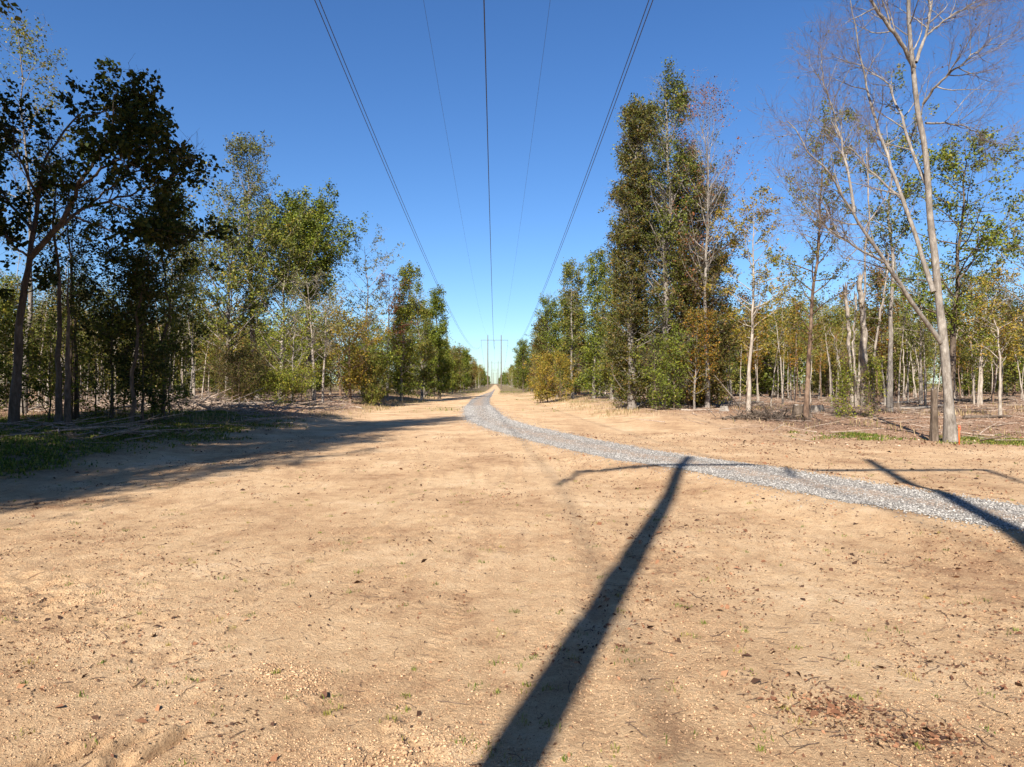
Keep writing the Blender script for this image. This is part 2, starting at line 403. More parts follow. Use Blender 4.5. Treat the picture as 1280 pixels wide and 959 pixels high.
def rocks(acc, x, y, z, s, rng, A, squash=.65):
    """small six-point angular stones"""
    n = len(x)
    base = np.array([[1, 0, 0], [0, 1, 0], [-1, 0, 0], [0, -1, 0], [0, 0, 1], [0, 0, -1]], float)
    V = base[None]*rng.uniform(.55, 1.2, (n, 6, 3))+rng.normal(0, .18, (n, 6, 3))
    V[:, :, 2] *= squash
    th = rng.uniform(0, 6.28, n); co, si = np.cos(th)[:, None], np.sin(th)[:, None]
    X = V[:, :, 0]*co-V[:, :, 1]*si; Y = V[:, :, 0]*si+V[:, :, 1]*co
    V = np.stack([X, Y, V[:, :, 2]], -1)*s[:, None, None]+np.stack([x, y, z], -1)[:, None, :]
    T = np.array([[0, 1, 4], [1, 2, 4], [2, 3, 4], [3, 0, 4], [1, 0, 5], [2, 1, 5], [3, 2, 5], [0, 3, 5]])
    T = (T[None]+np.arange(n)[:, None, None]*6).reshape(-1, 3)
    acc.add(V.reshape(-1, 3), None, T, np.repeat(A, 6))
rng = np.random.default_rng(11)
acc = Acc()
n = 72000
yv = 9+(rng.random(n)**1.7)*75
side = rng.random(n)
uo = np.where(side < .32, rng.normal(-1.15, .33, n), np.where(side < .54, rng.normal(1.15, .33, n), rng.uniform(-1.6, 1.6, n)))
thin = rng.random(n) < .25*(np.abs(uo) < .6)
uo = uo*(1-.16*(1-sstep(14, 24, yv))); stray = rng.random(n) < .07; uo = np.where(stray, uo*rng.uniform(1, 1.75, n), uo)
cxx = np.interp(yv, _ry, _rx); s_ = np.interp(yv, _ry, _sl); nn = 1/np.sqrt(1+s_**2)
xv = cxx+uo*nn; yv2 = yv-uo*s_*nn
sz = rng.uniform(.012, .030, n)*(1+.5*sstep(25, 60, yv2))*np.where(thin, .25, 1)
rocks(acc, xv, yv2, H(xv, yv2)+.018*(np.abs(uo) < 1.6)+sz*.25, sz, rng, rng.random(n))
m, nt, out = newmat("gravel_stone")
c = ramp(nt, [(.10, .094, .087), (.20, .188, .173), (.30, .282, .262), (.47, .445, .41)], attr(nt, "rnd").outputs['Fac'])
princ(nt, out, c, .85, None, .25)
tag(link("gravel_stones", acc.mesh("gravel_stones", False, m)), "loose grey crushed stones lying along the winding gravel road", "gravel", kind='stuff')

# ------------------------------------------------------------------ small stuff on the sand
def in_view(x, y, mar=1.2): return np.abs(x) < .76*y+mar
rng = np.random.default_rng(12)
acc = Acc()
n = 380000
yv = 3.6+(rng.random(n)**1.9)*30; xv = rng.uniform(-1, 1, n)*(.78*yv+.8)
bl = (xv+7.0-(9.7-yv)*1.41)/1.73; band = np.exp(-(bl/.55)**2)*sstep(-.4, .4, fbm(xv, yv, 1.1, 2, 93))*(yv < 12.5)*(yv > 4.9)
den = np.clip(sstep(-.15, .55, fbm(xv, yv, .8, 3, 91))*.65+.16+band*1.2, 0, 1)
k = (rng.random(n) < den) & (np.abs(road_d(xv, yv)) > 1.7)
xv, yv = xv[k], yv[k]; n = len(xv); band = band[k]
sz = .003+.008*rng.random(n)**2.5+.013*(rng.random(n)**40)+band*.019*rng.random(n)**3
sz *= 1+.03*yv
rocks(acc, xv, yv, H(xv, yv)+sz*.2, sz, rng, rng.random(n), .6)
m, nt, out = newmat("soil_clod")
c = ramp(nt, [(.17, .095, .055), (.33, .205, .118), (.46, .30, .176), (.53, .365, .225)], attr(nt, "rnd").outputs['Fac'])
princ(nt, out, c, .95, None, .1)
tag(link("soil_clods", acc.mesh("soil_clods", False, m)), "crumbly tan soil clods and grit strewn over the bare sand", "soil clods", kind='stuff')
print("clods", n)

# dry leaves and bark chips
def flakes(acc, x, y, z, s, rng, A, asp=.5, tilt=.5):
    n = len(x); th = rng.uniform(0, 6.28, n)
    a = np.stack([np.cos(th), np.sin(th), rng.normal(0, tilt*.5, n)], -1); a = nrm(a)
    up = np.stack([rng.normal(0, tilt, n), rng.normal(0, tilt, n), np.ones(n)], -1)
    b = nrm(np.cross(up, a)); nn = np.cross(a, b); c = np.stack([x, y, z], -1); s = s[:, None]
    V = np.stack([c-a*s*.5, c+b*s*asp*.5+nn*s*.14, c+a*s*.5+nn*s*.05, c-b*s*asp*.5+nn*s*.16], 1)
    acc.add(V.reshape(-1, 3), np.arange(n*4).reshape(n, 4), None, np.repeat(A, 4))
n = 105000
yv = 3.8+(rng.random(n)**1.5)*34; xv = rng.uniform(-1, 1, n)*(.78*yv+.8)
den = sstep(.05, .6, fbm(xv, yv, .9, 3, 95)+.28*sstep(-1, 5, xv))*.6+.05+.12*sstep(0, 3, xv)
k = (rng.random(n) < den) & (np.abs(road_d(xv, yv)) > 1.9)
xv, yv = xv[k], yv[k]
# litter patches seen in the photograph
for (px, py, rx_, ry_, cnt) in ((2.75, 5.75, .24, .15, 650), (3.2, 5.35, .26, .11, 550), (-4.9, 7.6, .6, .8, 500), (-5.2, 6.5, .5, .5, 250), (2.0, 12.6, .5, .5, 160),
                                (3.6, 13.8, .8, .7, 260), (5.6, 8.5, .8, .5, 220), (1.6, 14.5, .7, .5, 120), (-.7, 17, .9, .8, 160), (3, 9.2, .5, .4, 90), (6.0, 7.0, .7, .4, 200), (4.6, 5.4, .5, .4, 160)):
    xv = np.append(xv, px+rng.normal(0, rx_, cnt)); yv = np.append(yv, py+rng.normal(0, ry_, cnt))
n = len(xv); acc = Acc()
sz = (.010+.034*rng.random(n)**1.8)*(1+.035*yv)*(1+1.5*(rng.random(n) < .04))
flakes(acc, xv, yv, H(xv, yv)+.006+rng.random(n)*.006, sz, rng, rng.random(n), .55, .9)
m, nt, out = newmat("dry_leaf")
c = ramp(nt, [(.045, .025, .016), (.095, .045, .026), (.17, .075, .038), (.29, .15, .08)], attr(nt, "rnd").outputs['Fac'])
princ(nt, out, c, .8, None, .2)
tag(link("leaf_litter", acc.mesh("leaf_litter", False, m)), "brown dry leaves and bark chips scattered on the bare sand", "leaf litter", kind='stuff')

# twigs on the sand
n = 3000
yv = 3.9+(rng.random(n)**1.3)*22; xv = rng.uniform(-1, 1, n)*(.78*yv+.8)
k = (np.abs(road_d(xv, yv)) > 2) & (rng.random(n) < .25+.75*sstep(-.2, .4, fbm(xv, yv, .5, 2, 99)+.3*sstep(0, 5, xv)))
xv, yv = xv[k], yv[k]; n = len(xv)
xv = np.append(xv, 3.1+rng.normal(0, .5, 90)); yv = np.append(yv, 5.5+rng.normal(0, .3, 90)); n = len(xv)
th = rng.uniform(0, 6.28, n); L = .05+.26*rng.random(n)**2.2
pts = []; cxx, cyy = xv.copy(), yv.copy()
for k in range(6):
    pts.append(np.stack([cxx, cyy, H(cxx, cyy)+.010], -1)); th = th+rng.normal(0, .28, n)
    cxx = cxx+np.cos(th)*L/5; cyy = cyy+np.sin(th)*L/5
P = np.stack(pts, 1); R = (rng.uniform(.0016, .0045, n)*(1+L))[:, None]*np.linspace(1, .45, 6)[None]
acc = Acc(); tubes(acc, P, R, 4, rng.random(n))
TW = bark_mat("dead_twig", (.06, .038, .026), (.13, .085, .06), (.26, .19, .14), 3)
tag(link("twigs", acc.mesh("twigs", True, TW)), "thin dark twigs and roots scattered across the bare sand", "twigs", kind='stuff')

# ------------------------------------------------------------------ grass
def blades(acc, x, y, hgt, rng, w=.012, A=None):
    n = len(x); z = H(x, y); th = rng.uniform(0, 6.28, n); ln = rng.uniform(.1, .8, n)*hgt
    d = np.stack([np.cos(th), np.sin(th)], -1); pr = np.stack([-d[:, 1], d[:, 0]], -1)*w*.5*(1+hgt[:, None])
    b = np.stack([x, y], -1)
    mid = b+d*ln[:, None]*.35; tip = b+d*ln[:, None]
    def p3(q, zz): return np.concatenate([q, zz[:, None]], 1)
    V = np.stack([p3(b-pr, z-.01), p3(b+pr, z-.01), p3(mid+pr*.8, z+hgt*.6), p3(mid-pr*.8, z+hgt*.6), p3(tip, z+hgt)], 1)
    i = np.arange(n)[:, None]*5
    acc.add(V.reshape(-1, 3), i+np.array([[0, 1, 2, 3]]), i+np.array([[3, 2, 4]]), np.repeat(rng.random(n) if A is None else A, 5))
rng = np.random.default_rng(13)
LM['grass'] = leaf_mat("grass_blades", [(0.059, 0.09, 0.013), (0.107, 0.148, 0.022), (0.177, 0.201, 0.033), (0.354, 0.265, 0.082)], .3)
def grass_patch(name, label, n, x0, x1, y0, y1, fn, h0, h1, w):
    x = rng.uniform(x0, x1, n); y = rng.uniform(y0, y1, n); g = fn(x, y)*sstep(-.5, .35, fbm(x, y, .9, 3, 101))
    k = rng.random(n) < g; x, y = x[k], y[k]; acc = Acc()
    blades(acc, x, y, rng.uniform(h0, h1, len(x))*(1+.8*np.clip(fbm(x, y, .5, 2, 103), -.5, 1)), rng, w)
    flakes(acc, x+rng.normal(0, .05, len(x)), y+rng.normal(0, .05, len(x)), H(x, y)+rng.uniform(.01, h1, len(x)), rng.uniform(.03, .08, len(x)), rng, rng.random(len(x)), .6, .8)
    tag(link(name, acc.mesh(name, False, LM['grass'])), label, "grass", kind='stuff')
grass_patch("grass_verge", "low green grass in the deep shade under the left trees", 150000, -32, -6, 17, 62, grass_zone, .04, .13, .05)
grass_patch("grass_verge", "bright low green weeds around the foot of the bare tree on the right", 50000, 11, 34, 30, 38, grass_zone, .03, .13, .05)
grass_patch("grass_verge", "far thin green grass along both sides of the distant gravel track", 60000, -40, 40, 60, 240, lambda x, y: grass_zone(x, y)*.9, .06, .20, .07)
LM['dry'] = leaf_mat("dry_grass_blades", [(0.158, 0.137, 0.046), (0.27, 0.201, 0.092), (0.404, 0.296, 0.157), (0.516, 0.402, 0.239)], .3)
def edge_zone(x, y):
    xl = np.abs(x-cx(y)); e = 1.5*fbm(x, y, .2, 3, 131)
    return np.exp(-((xl+e-np.where(x < 0, 13.5, 11.5))/2.4)**4)*sstep(48, 60, y)*sstep(-.2, .35, fbm(x, y, .5, 2, 133))
n = 60000; y = 48+rng.random(n)**1.3*110; x = rng.uniform(-24, 20, n); k = rng.random(n) < edge_zone(x, y); x, y = x[k], y[k]; acc = Acc()
blades(acc, x, y, rng.uniform(.08, .42, len(x)), rng, .03)
tag(link("dry_grass", acc.mesh("dry_grass", False, LM['dry'])), "tall dry tan weeds along the ragged foot of the tree rows", "grass", kind='stuff')
n = 30000; y = 36+rng.random(n)*60; x = rng.uniform(-1, 1, n)*(.8*y); k = rng.random(n) < zone(x, y)*sstep(.1, .5, fbm(x, y, .3, 3, 137)); x, y = x[k], y[k]; acc = Acc()
blades(acc, x, y, rng.uniform(.08, .45, len(x)), rng, .03)
tag(link("dry_grass", acc.mesh("dry_grass", False, LM['dry'])), "short dead weeds scattered between the stumps and logs of the woods", "grass", kind='stuff')
acc = Acc()                                      # sprouts dotted over the sand
for i in range(320):
    yc = 4.3+rng.random()**1.2*20; xc = rng.uniform(-1, 1)*(.74*yc)
    if abs(float(road_d(np.array(xc), np.array(yc)))) < 2: continue
    k = rng.integers(5, 26); r = rng.uniform(.015, .07)
    blades(acc, xc+rng.normal(0, r, k), yc+rng.normal(0, r, k), rng.uniform(.012, .05, k), rng, .008, np.full(k, rng.random()*.8+.2))
for (xc, yc) in ((-.95, 6.15), (-.93, 5.9), (.12, 6.35), (-.15, 6.2), (3.0, 7.2), (2.2, 8.6)):
    k = 16; blades(acc, xc+rng.normal(0, .03, k), yc+rng.normal(0, .03, k), rng.uniform(.012, .045, k), rng, .012, np.full(k, .7))
tag(link("grass_sprouts", acc.mesh("grass_sprouts", False, LM['grass'])), "tiny yellow-green grass sprouts dotted over the bare sand", "grass", kind='stuff')

# ------------------------------------------------------------------ brush and slash on the wood floor
rng = np.random.default_rng(14)
def sticks(acc, x, y, L, r, rng, lift=.12, K=5, S=4):
    n = len(x); th = rng.uniform(0, 6.28, n); el = np.abs(rng.normal(0, lift, n)); pts = []
    z0 = H(x, y, False)+r*.6+rng.random(n)*.12; X, Y, Z = x.copy(), y.copy(), z0.copy()
    for k in range(K):
        pts.append(np.stack([X, Y, Z], -1)); th = th+rng.normal(0, .22, n)
        X = X+np.cos(th)*np.cos(el)*L/(K-1); Y = Y+np.sin(th)*np.cos(el)*L/(K-1); Z = Z+np.sin(el)*L/(K-1)
    tubes(acc, np.stack(pts, 1), r[:, None]*np.linspace(1, .4, K)[None], S, rng.random(n))
BR = bark_mat("brush_wood", (.13, .085, .06), (.28, .21, .16), (.50, .42, .34), 1.5)
def brush(name, label, n, x0, x1, y0, y1, L1, r1):
    y = y0+(y1-y0)*rng.random(n)**1.4; x = rng.uniform(x0, x1, n)
    d = zone(x, y)*sstep(-.35, .5, fbm(x, y, .22, 3, 111)); k = rng.random(n) < d; x, y = x[k], y[k]; n = len(x)
    L = .3+L1*rng.random(n)**2; acc = Acc(); sticks(acc, x, y, L, .008+r1*L*rng.uniform(.4, 1.2, n), rng)
    tag(link(name, acc.mesh(name, True, BR)), label, "brush", kind='stuff')
brush("brush_debris", "tangled grey branches and slash on the floor of the left wood", 9000, -75, -9, 26, 100, 3.2, .012)
brush("brush_debris", "scattered sticks and slash over the cleared wood floor on the right", 12000, 8, 95, 32, 105, 2.6, .012)
acc = Acc()
n = 60000; y = 28+rng.random(n)**1.5*70; x = rng.uniform(-1, 1, n)*(.8*y+2)
k = rng.random(n) < zone(x, y)*.8; x, y = x[k], y[k]
flakes(acc, x, y, H(x, y)+.03, rng.uniform(.05, .16, len(x)), rng, rng.random(len(x)), .55, .7)
m, nt, out = newmat("wood_floor_litter")
c = ramp(nt, [(.08, .045, .028), (.18, .10, .06), (.32, .21, .135), (.48, .37, .27)], attr(nt, "rnd").outputs['Fac'])
princ(nt, out, c, .85, None, .1)
tag(link("wood_chips", acc.mesh("wood_chips", False, m)), "reddish brown leaves and wood chips covering the wood floor", "leaf litter", kind='stuff')

# ------------------------------------------------------------------ power line
POLE = bark_mat("pole_weathered_brown", (.09, .065, .05), (.13, .10, .08), (.18, .14, .115), .6)
m, nt, out = newmat("galvanised_steel"); princ(nt, out, (.20, .19, .18), .5).inputs['Metallic'].default_value = .6; STEEL = m
m, nt, out = newmat("insulator_grey"); princ(nt, out, (.16, .15, .15), .35, None, .5); INS = m
m, nt, out = newmat("aluminium_conductor"); princ(nt, out, (.055, .055, .06), .5, None, .3); WIRE = m
STR = [(-5.7, 24.6, 22.3), (332, 26.3, 23.9), (700, 26.3, 23.9), (1080, 26.3, 23.9), (1460, 26.3, 23.9)]
ARM, SP, INSL = 6.5, 3.25, 2.2
def lathe(acc, prof, S=12, c=(0, 0)):
    r = np.array([p[0] for p in prof]); z = np.array([p[1] for p in prof])
    P = np.stack([np.full(len(z), c[0]), np.full(len(z), c[1]), z], -1)[None]
    th = np.arange(S)*2*math.pi/S; Kp = len(z)
    V = np.stack([c[0]+r[:, None]*np.cos(th), c[1]+r[:, None]*np.sin(th), np.repeat(z[:, None], S, 1)], -1)
    k = np.arange(Kp-1)[:, None]*S; s_ = np.arange(S)[None]; s2 = (s_+1) % S
    acc.add(V.reshape(-1, 3), np.stack([k+s_, k+s2, k+S+s2, k+S+s_], -1).reshape(-1, 4))
def box(acc, c, s):
    c = np.array(c); s = np.array(s)/2
    V = np.array([[i, j, k] for i in (-1, 1) for j in (-1, 1) for k in (-1, 1)])*s+c
    acc.add(V, [[0, 1, 3, 2], [4, 6, 7, 5], [0, 4, 5, 1], [2, 3, 7, 6], [0, 2, 6, 4], [1, 5, 7, 3]])
ang = math.atan(.0243)
for i, (sy, ph, ah) in enumerate(STR):
    gz_ = float(H(np.array(cx(sy)), np.array(float(sy)), False))
    root = empty("transmission_pylon", (cx(sy), sy, 0), ang)
    tag(root, ["tall two-pole pylon right behind the camera whose shadow lies on the sand",
               "nearest brown two-pole pylon standing on the distant track with three hanging insulators",
               "second two-pole pylon seen small between the poles of the nearest one",
               "third tiny two-pole pylon far down the cleared strip",
               "farthest faint two-pole pylon at the end of the cleared strip"][i], "pylon", "two-pole pylons along the power line")
    for s in (-1, 1):
        a = Acc(); b0 = .29 if i else .30
        tubes(a, np.stack([np.full(12, s*SP), np.zeros(12), np.linspace(-.5, ph, 12)], -1)[None], np.linspace(b0, .17, 12)[None], 14, 0, True)
        pl = link("pole", a.mesh("pole", True, POLE), root)
        a = Acc(); box(a, (s*SP, 0, ph+.12), (.10, .10, .24)); link("ground_wire_clamp", a.mesh("ground_wire_clamp", False, STEEL), root)
        for zz in (ah, ah-.0):
            pass
        a = Acc(); box(a, (s*SP, 0, ah), (.42, .46, .26)); link("arm_bracket", a.mesh("arm_bracket", False, STEEL), root)
    a = Acc()
    box(a, (0, -.10, ah), (2*ARM+.3, .08, .17)); box(a, (0, .10, ah), (2*ARM+.3, .08, .17))
    for xx in (-ARM+.0, 0, ARM): box(a, (xx, 0, ah-.02), (.12, .115, .12))
    link("crossarm", a.mesh("crossarm", False, POLE), root)
    for xx in (-ARM, 0, ARM):
        a = Acc(); prof = [(.02, ah-.1)]
        nd = 13
        for d in range(nd):
            z0 = ah-.2-d*(INSL-.5)/nd
            prof += [(.035, z0), (.105, z0-.03), (.115, z0-.06), (.035, z0-.075)]
        prof += [(.02, ah-INSL+.15), (.0, ah-INSL+.15)]
        lathe(a, prof, 10, (xx, 0)); link("insulator", a.mesh("insulator", True, INS), root)
        a = Acc(); box(a, (xx, 0, ah-INSL), (.06, .34, .32)); link("conductor_clamp", a.mesh("conductor_clamp", False, STEEL), root)
def wire(label, offs, dz, r, top, sag):
    pts = []
    SS = [(-300, 24.6, 22.3)]+STR
    for (y0, p0, a0), (y1, p1, a1) in zip(SS[:-1], SS[1:]):
        h0 = (p0+.2 if top else a0-INSL)+dz; h1 = (p1+.2 if top else a1-INSL)+dz
        N = 90; sg = sag*((y1-y0)/338)**2
        for k in range(N):
            t = k/N; pts.append((cx(y0+(y1-y0)*t)+offs, y0+(y1-y0)*t, h0+(h1-h0)*t-4*sg*t*(1-t)))
    pts.append((cx(STR[-1][0])+offs, STR[-1][0], (STR[-1][1]+.2 if top else STR[-1][2]-INSL)+dz))
    P = np.array(pts)[None]; a = Acc(); tubes(a, P, np.full(P.shape[:2], r), 6)
    tag(link("power_cable", a.mesh("power_cable", True, WIRE)), label, "power cable", "cables of the power line")
for nm, o in (("left", -6.4), ("middle", 0), ("right", 6.4)):
    wire(f"upper black conductor of the {nm} pair hanging over the strip", o, .12, .019, False, 7.8)
    wire(f"lower black conductor of the {nm} pair hanging over the strip", o, -.30, .019, False, 7.8)
wire("thin shield wire running left of the middle conductors", -SP, 0, .008, True, 6.0)
wire("thin shield wire running right of the middle conductors", SP, 0, .008, True, 6.0)

# ------------------------------------------------------------------ trees
def path_wob(h, lean, rng, K=14, wob=.02, z0=-.3):
    t = np.linspace(0, 1, K); d = rng.normal(0, 1, 2)*lean*h
    w1 = np.cumsum(rng.normal(0, wob*h, (K, 2)), 0)*np.sqrt(t)[:, None]*.35
    x = d[0]*t**1.3+w1[:, 0]; y = d[1]*t**1.3+w1[:, 1]
    return np.stack([x, y, z0+(h-z0)*t], -1)[None]
def smooth_path(pts, K):
    pts = np.asarray(pts, float); s = np.concatenate([[0], np.cumsum(np.linalg.norm(np.diff(pts, axis=0), axis=1))]); s /= s[-1]
    t = np.linspace(0, 1, K); q = np.stack([np.interp(t, s, pts[:, i]) for i in range(3)], -1)
    for _ in range(2): q[1:-1] = (q[:-2]+2*q[1:-1]+q[2:])/4
    return q
def taper(r0, r1, K, flare=.35, e=1.):
    t = np.linspace(0, 1, K); return (r0+(r1-r0)*t**e)*(1+flare*np.exp(-t*K*.9))

def gen_tree(h, r0, rng, crown0=.3, n1=16, L1=4., n2=6, L2=1.4, n3=5, L3=.5, q=5, leaf=.2, spread=.16, ang=1.0, up=.06, lean=.02,
             shape='oval', wob=.02, bare=.0, twigs=True, stems=1, spread_stem=1., S=8, droop=0, ang2=.8, extra_low=0, gap=.8):
    tr = Acc(); cr = Acc(); Ps, Rs = [], []
    for s in range(stems):
        P = path_wob(h*(1 if s == 0 else rng.uniform(.7, .95)), lean, rng, 16, wob)
        if stems > 1: P = P+np.array([[rng.normal(0, spread_stem), rng.normal(0, spread_stem), 0]])
        R = taper(r0*(1 if s == 0 else .7), r0*.08, 16)[None]
        tubes(tr, P, R, S, .5); Ps.append(P); Rs.append(R)
    P = np.concatenate(Ps); R = np.concatenate(Rs)
    fn = {'oval': lambda t: .35+.9*np.sin(np.clip((t-crown0)/(1-crown0), 0, 1)*math.pi*.88+.22),
          'cone': lambda t: 1.15-.95*np.clip((t-crown0)/(1-crown0), 0, 1),
          'top': lambda t: .45+.8*np.clip((t-crown0)/(1-crown0), 0, 1)**.7*(1-.5*np.clip((t-.85)/.15, 0, 1)),
          'col': lambda t: .95-.55*np.clip((t-crown0)/(1-crown0), 0, 1)**2.2}[shape]
    P1, R1 = kids(P, R, n1, crown0, .985, ang, L1, 8, .11, up, rng, .2, .15, .55, .018, fn)
    tubes(tr, P1, R1, 5, .5)
    P2, R2 = kids(P1, R1, n2, .2, 1., ang2, L2, 5, .16, up*.6, rng, .3, .25, .6, .014, lambda t: 1.2-.6*t, .006)
    tubes(tr, P2, R2, 3, .5)
    P3, R3 = kids(P2, R2, n3, .15, 1., .8, L3, 4, .2, .02, rng, .35, .3, .6, .012, None, .005)
    if twigs: tubes(tr, P3, R3, 3, .5)
    if q > 0:
        ph = rng.uniform(0, 6.28, 6); sc = 2.6/max(1.2, L2+.5)
        def gapf(c): return np.sin(c[:, 0]*sc+ph[0])+np.sin(c[:, 1]*sc*.9+ph[1])+np.sin(c[:, 2]*sc*.8+ph[2])+.8*np.sin((c[:, 0]-c[:, 1])*sc*.6+c[:, 2]*sc*.5+ph[3])
        keep = (rng.random(len(P3)) > bare) & (gapf(P3[:, 1]) > -gap)
        leaves(cr, P3, q, leaf, spread, rng, keep=keep, droop=droop)
        k2 = (rng.random(len(P2)) > bare) & (gapf(P2[:, 2]) > -gap)
        leaves(cr, P2, max(1, q), leaf, spread, rng, keep=k2, droop=droop)
        if bare < .12: leaves(cr, P1, q*5, leaf, spread*2.2, rng, t0=.05)
    if extra_low:
        n = extra_low; th = rng.uniform(0, 6.28, n); rr = rng.uniform(.2, 1.6, n)
        b = np.stack([rr*np.cos(th), rr*np.sin(th), np.zeros(n)], -1)
        PP = np.stack([b, b*1.15+[0, 0, 1], b*1.35+[0, 0, 2.1*1]], 1)+rng.normal(0, .15, (n, 3, 3))
        tubes(tr, PP, np.full((n, 3), .012), 3, .5); leaves(cr, PP, q*4, leaf, .3, rng)
    return tr, cr
def put_tree(name, label, cat, acc2, loc, bark, leafm, rz=0, scale=(1, 1, 1), group=None):
    tr, cr = acc2
    z = float(H(np.array(float(loc[0])), np.array(float(loc[1])), False))
    root = empty(name, (loc[0], loc[1], z), rz); root.scale = scale
    link("trunk", tr.mesh("trunk", True, BK[bark]), root)
    if cr.n: link("crown", cr.mesh("crown", False, LM[leafm]), root)
    return tag(root, label, cat, group)
def X(px, Z): return (px-640)/F*Z
def dist(px, Z): return X(px, Z), Z
def hh(top, Z): return (479.5-top)/F*Z+CAM_H

# --- hand-guided trees: limbs given in metres at their own depth
def guided(limbs, base, Z):
    """limbs: list of (list of (px, py, depth offset), r0, r1) -> paths relative to base"""
    out = []
    for pts, r0, r1 in limbs:
        w = np.array([[X(p[0], Z+p[2]), Z+p[2], CAM_H+(479.5-p[1])/F*(Z+p[2])] for p in pts])-np.array(base)
        K = 26; q_ = smooth_path(w, K); wr = np.random.default_rng(len(out)+int(Z)); n_ = wr.normal(0, 1, (K, 3)); n_ = (n_+np.roll(n_, 1, 0))*.5
        q_ = q_+n_*np.minimum(np.linspace(.0, .09, K)+.012, .07)[:, None]*(np.arange(K) > 0)[:, None]; out.append((q_, np.linspace(r0, r1, K)*(1+.05*wr.normal(0, 1, K))))
    return np.stack([o[0] for o in out]), np.stack([o[1] for o in out])

# BIG BARE TREE ON THE RIGHT
rng = np.random.default_rng(21)
Z = 33.; bx, by = X(1188, Z), Z; bz = float(H(np.array(bx), np.array(by), False))
L_ = [([(1188, 556, 0), (1185, 480, 0), (1176, 410, .1), (1168, 330, .2), (1161, 240, .2), (1151, 170, .1), (1143, 90, 0), (1136, 0, -.2), (1128, -90, -.5), (1120, -190, -.3)], .215, .04),
      ([(1176, 428, 0), (1150, 392, -.4), (1105, 328, -1.), (1068, 266, -1.6), (1040, 225, -2.), (1010, 190, -2.5), (985, 150, -2.7)], .12, .02),
      ([(1167, 365, .1), (1152, 318, .6), (1128, 250, 1.2), (1105, 185, 1.8), (1088, 130, 2.2), (1075, 60, 2.6), (1060, -10, 3)], .12, .02),
      ([(1160, 235, .2), (1142, 195, 1), (1128, 150, 1.5), (1112, 100, 2.2), (1080, 85, 2.5), (1040, 70, 3)], .09, .015),
      ([(1143, 85, 0), (1124, 50, -.6), (1100, 20, -1), (1080, -20, -1.5), (1060, -90, -2)], .11, .02),
      ([(1145, 78, 0), (1158, 40, .5), (1163, 0, 1), (1172, -60, 1.5)], .08, .02),
      ([(1154, 130, 0), (1170, 108, -.8), (1195, 85, -1.5), (1225, 62, -2), (1250, 42, -2.5)], .07, .012),
      ([(1157, 154, 0), (1180, 154, .6), (1210, 158, 1.2), (1228, 172, 1.6), (1250, 180, 2)], .05, .01),
      ([(1158, 45, .5), (1180, 25, .2), (1210, 8, 0), (1235, -12, -.4)], .05, .012),
      ([(1105, 328, -1.), (1075, 312, -1.5), (1040, 290, -2.2), (1010, 262, -2.8), (990, 240, -3)], .06, .012),
      ([(1068, 266, -1.6), (1062, 225, -1.2), (1050, 170, -.8), (1030, 110, -.5), (1022, 60, 0)], .07, .012),
      ([(1128, 250, 1.2), (1100, 225, 1.6), (1068, 190, 2.1), (1040, 165, 2.4), (1015, 150, 3)], .06, .012)]
P, R = guided(L_, (bx, by, bz), Z)
R[0] = R[0]*(1+.6*np.exp(-np.linspace(0, 1, 26)*22))
tr = Acc(); tubes(tr, P, R, 10, .5)
P1, R1 = kids(P[1:], R[1:], 17, .22, 1., .75, 2.5, 8, .13, .05, rng, .25, .15, .6, .014, lambda t: 1.25-.5*t, .006)
P1b, R1b = kids(P[:1], R[:1], 14, .62, 1., .9, 3., 8, .12, .06, rng, .25, .15, .5, .014, None, .006)
P1 = np.concatenate([P1, P1b]); R1 = np.concatenate([R1, R1b]); tubes(tr, P1, R1, 5, .5); tw = Acc()
P2, R2 = kids(P1, R1, 10, .15, 1., .65, 1.1, 6, .13, .04, rng, .25, .3, .6, .01, None, .005); tubes(tw, P2, R2, 3, .5)
P3, R3 = kids(P2, R2, 5, .2, 1., .6, .55, 4, .15, .03, rng, .3, .4, .7, .01, None, .0045); tubes(tw, P3, R3, 3, .5)
cr = Acc(); leaves(cr, P2, 2, .11, .05, rng, keep=rng.random(len(P2)) < .12)
bt = put_tree("bare_tree", "large forked bare tree with pale grey trunk in the right foreground", "tree", (tr, cr), (bx, by), 'grey', 'brown')

link('twigs', tw.mesh('twigs', True, BK['twig']), bt)

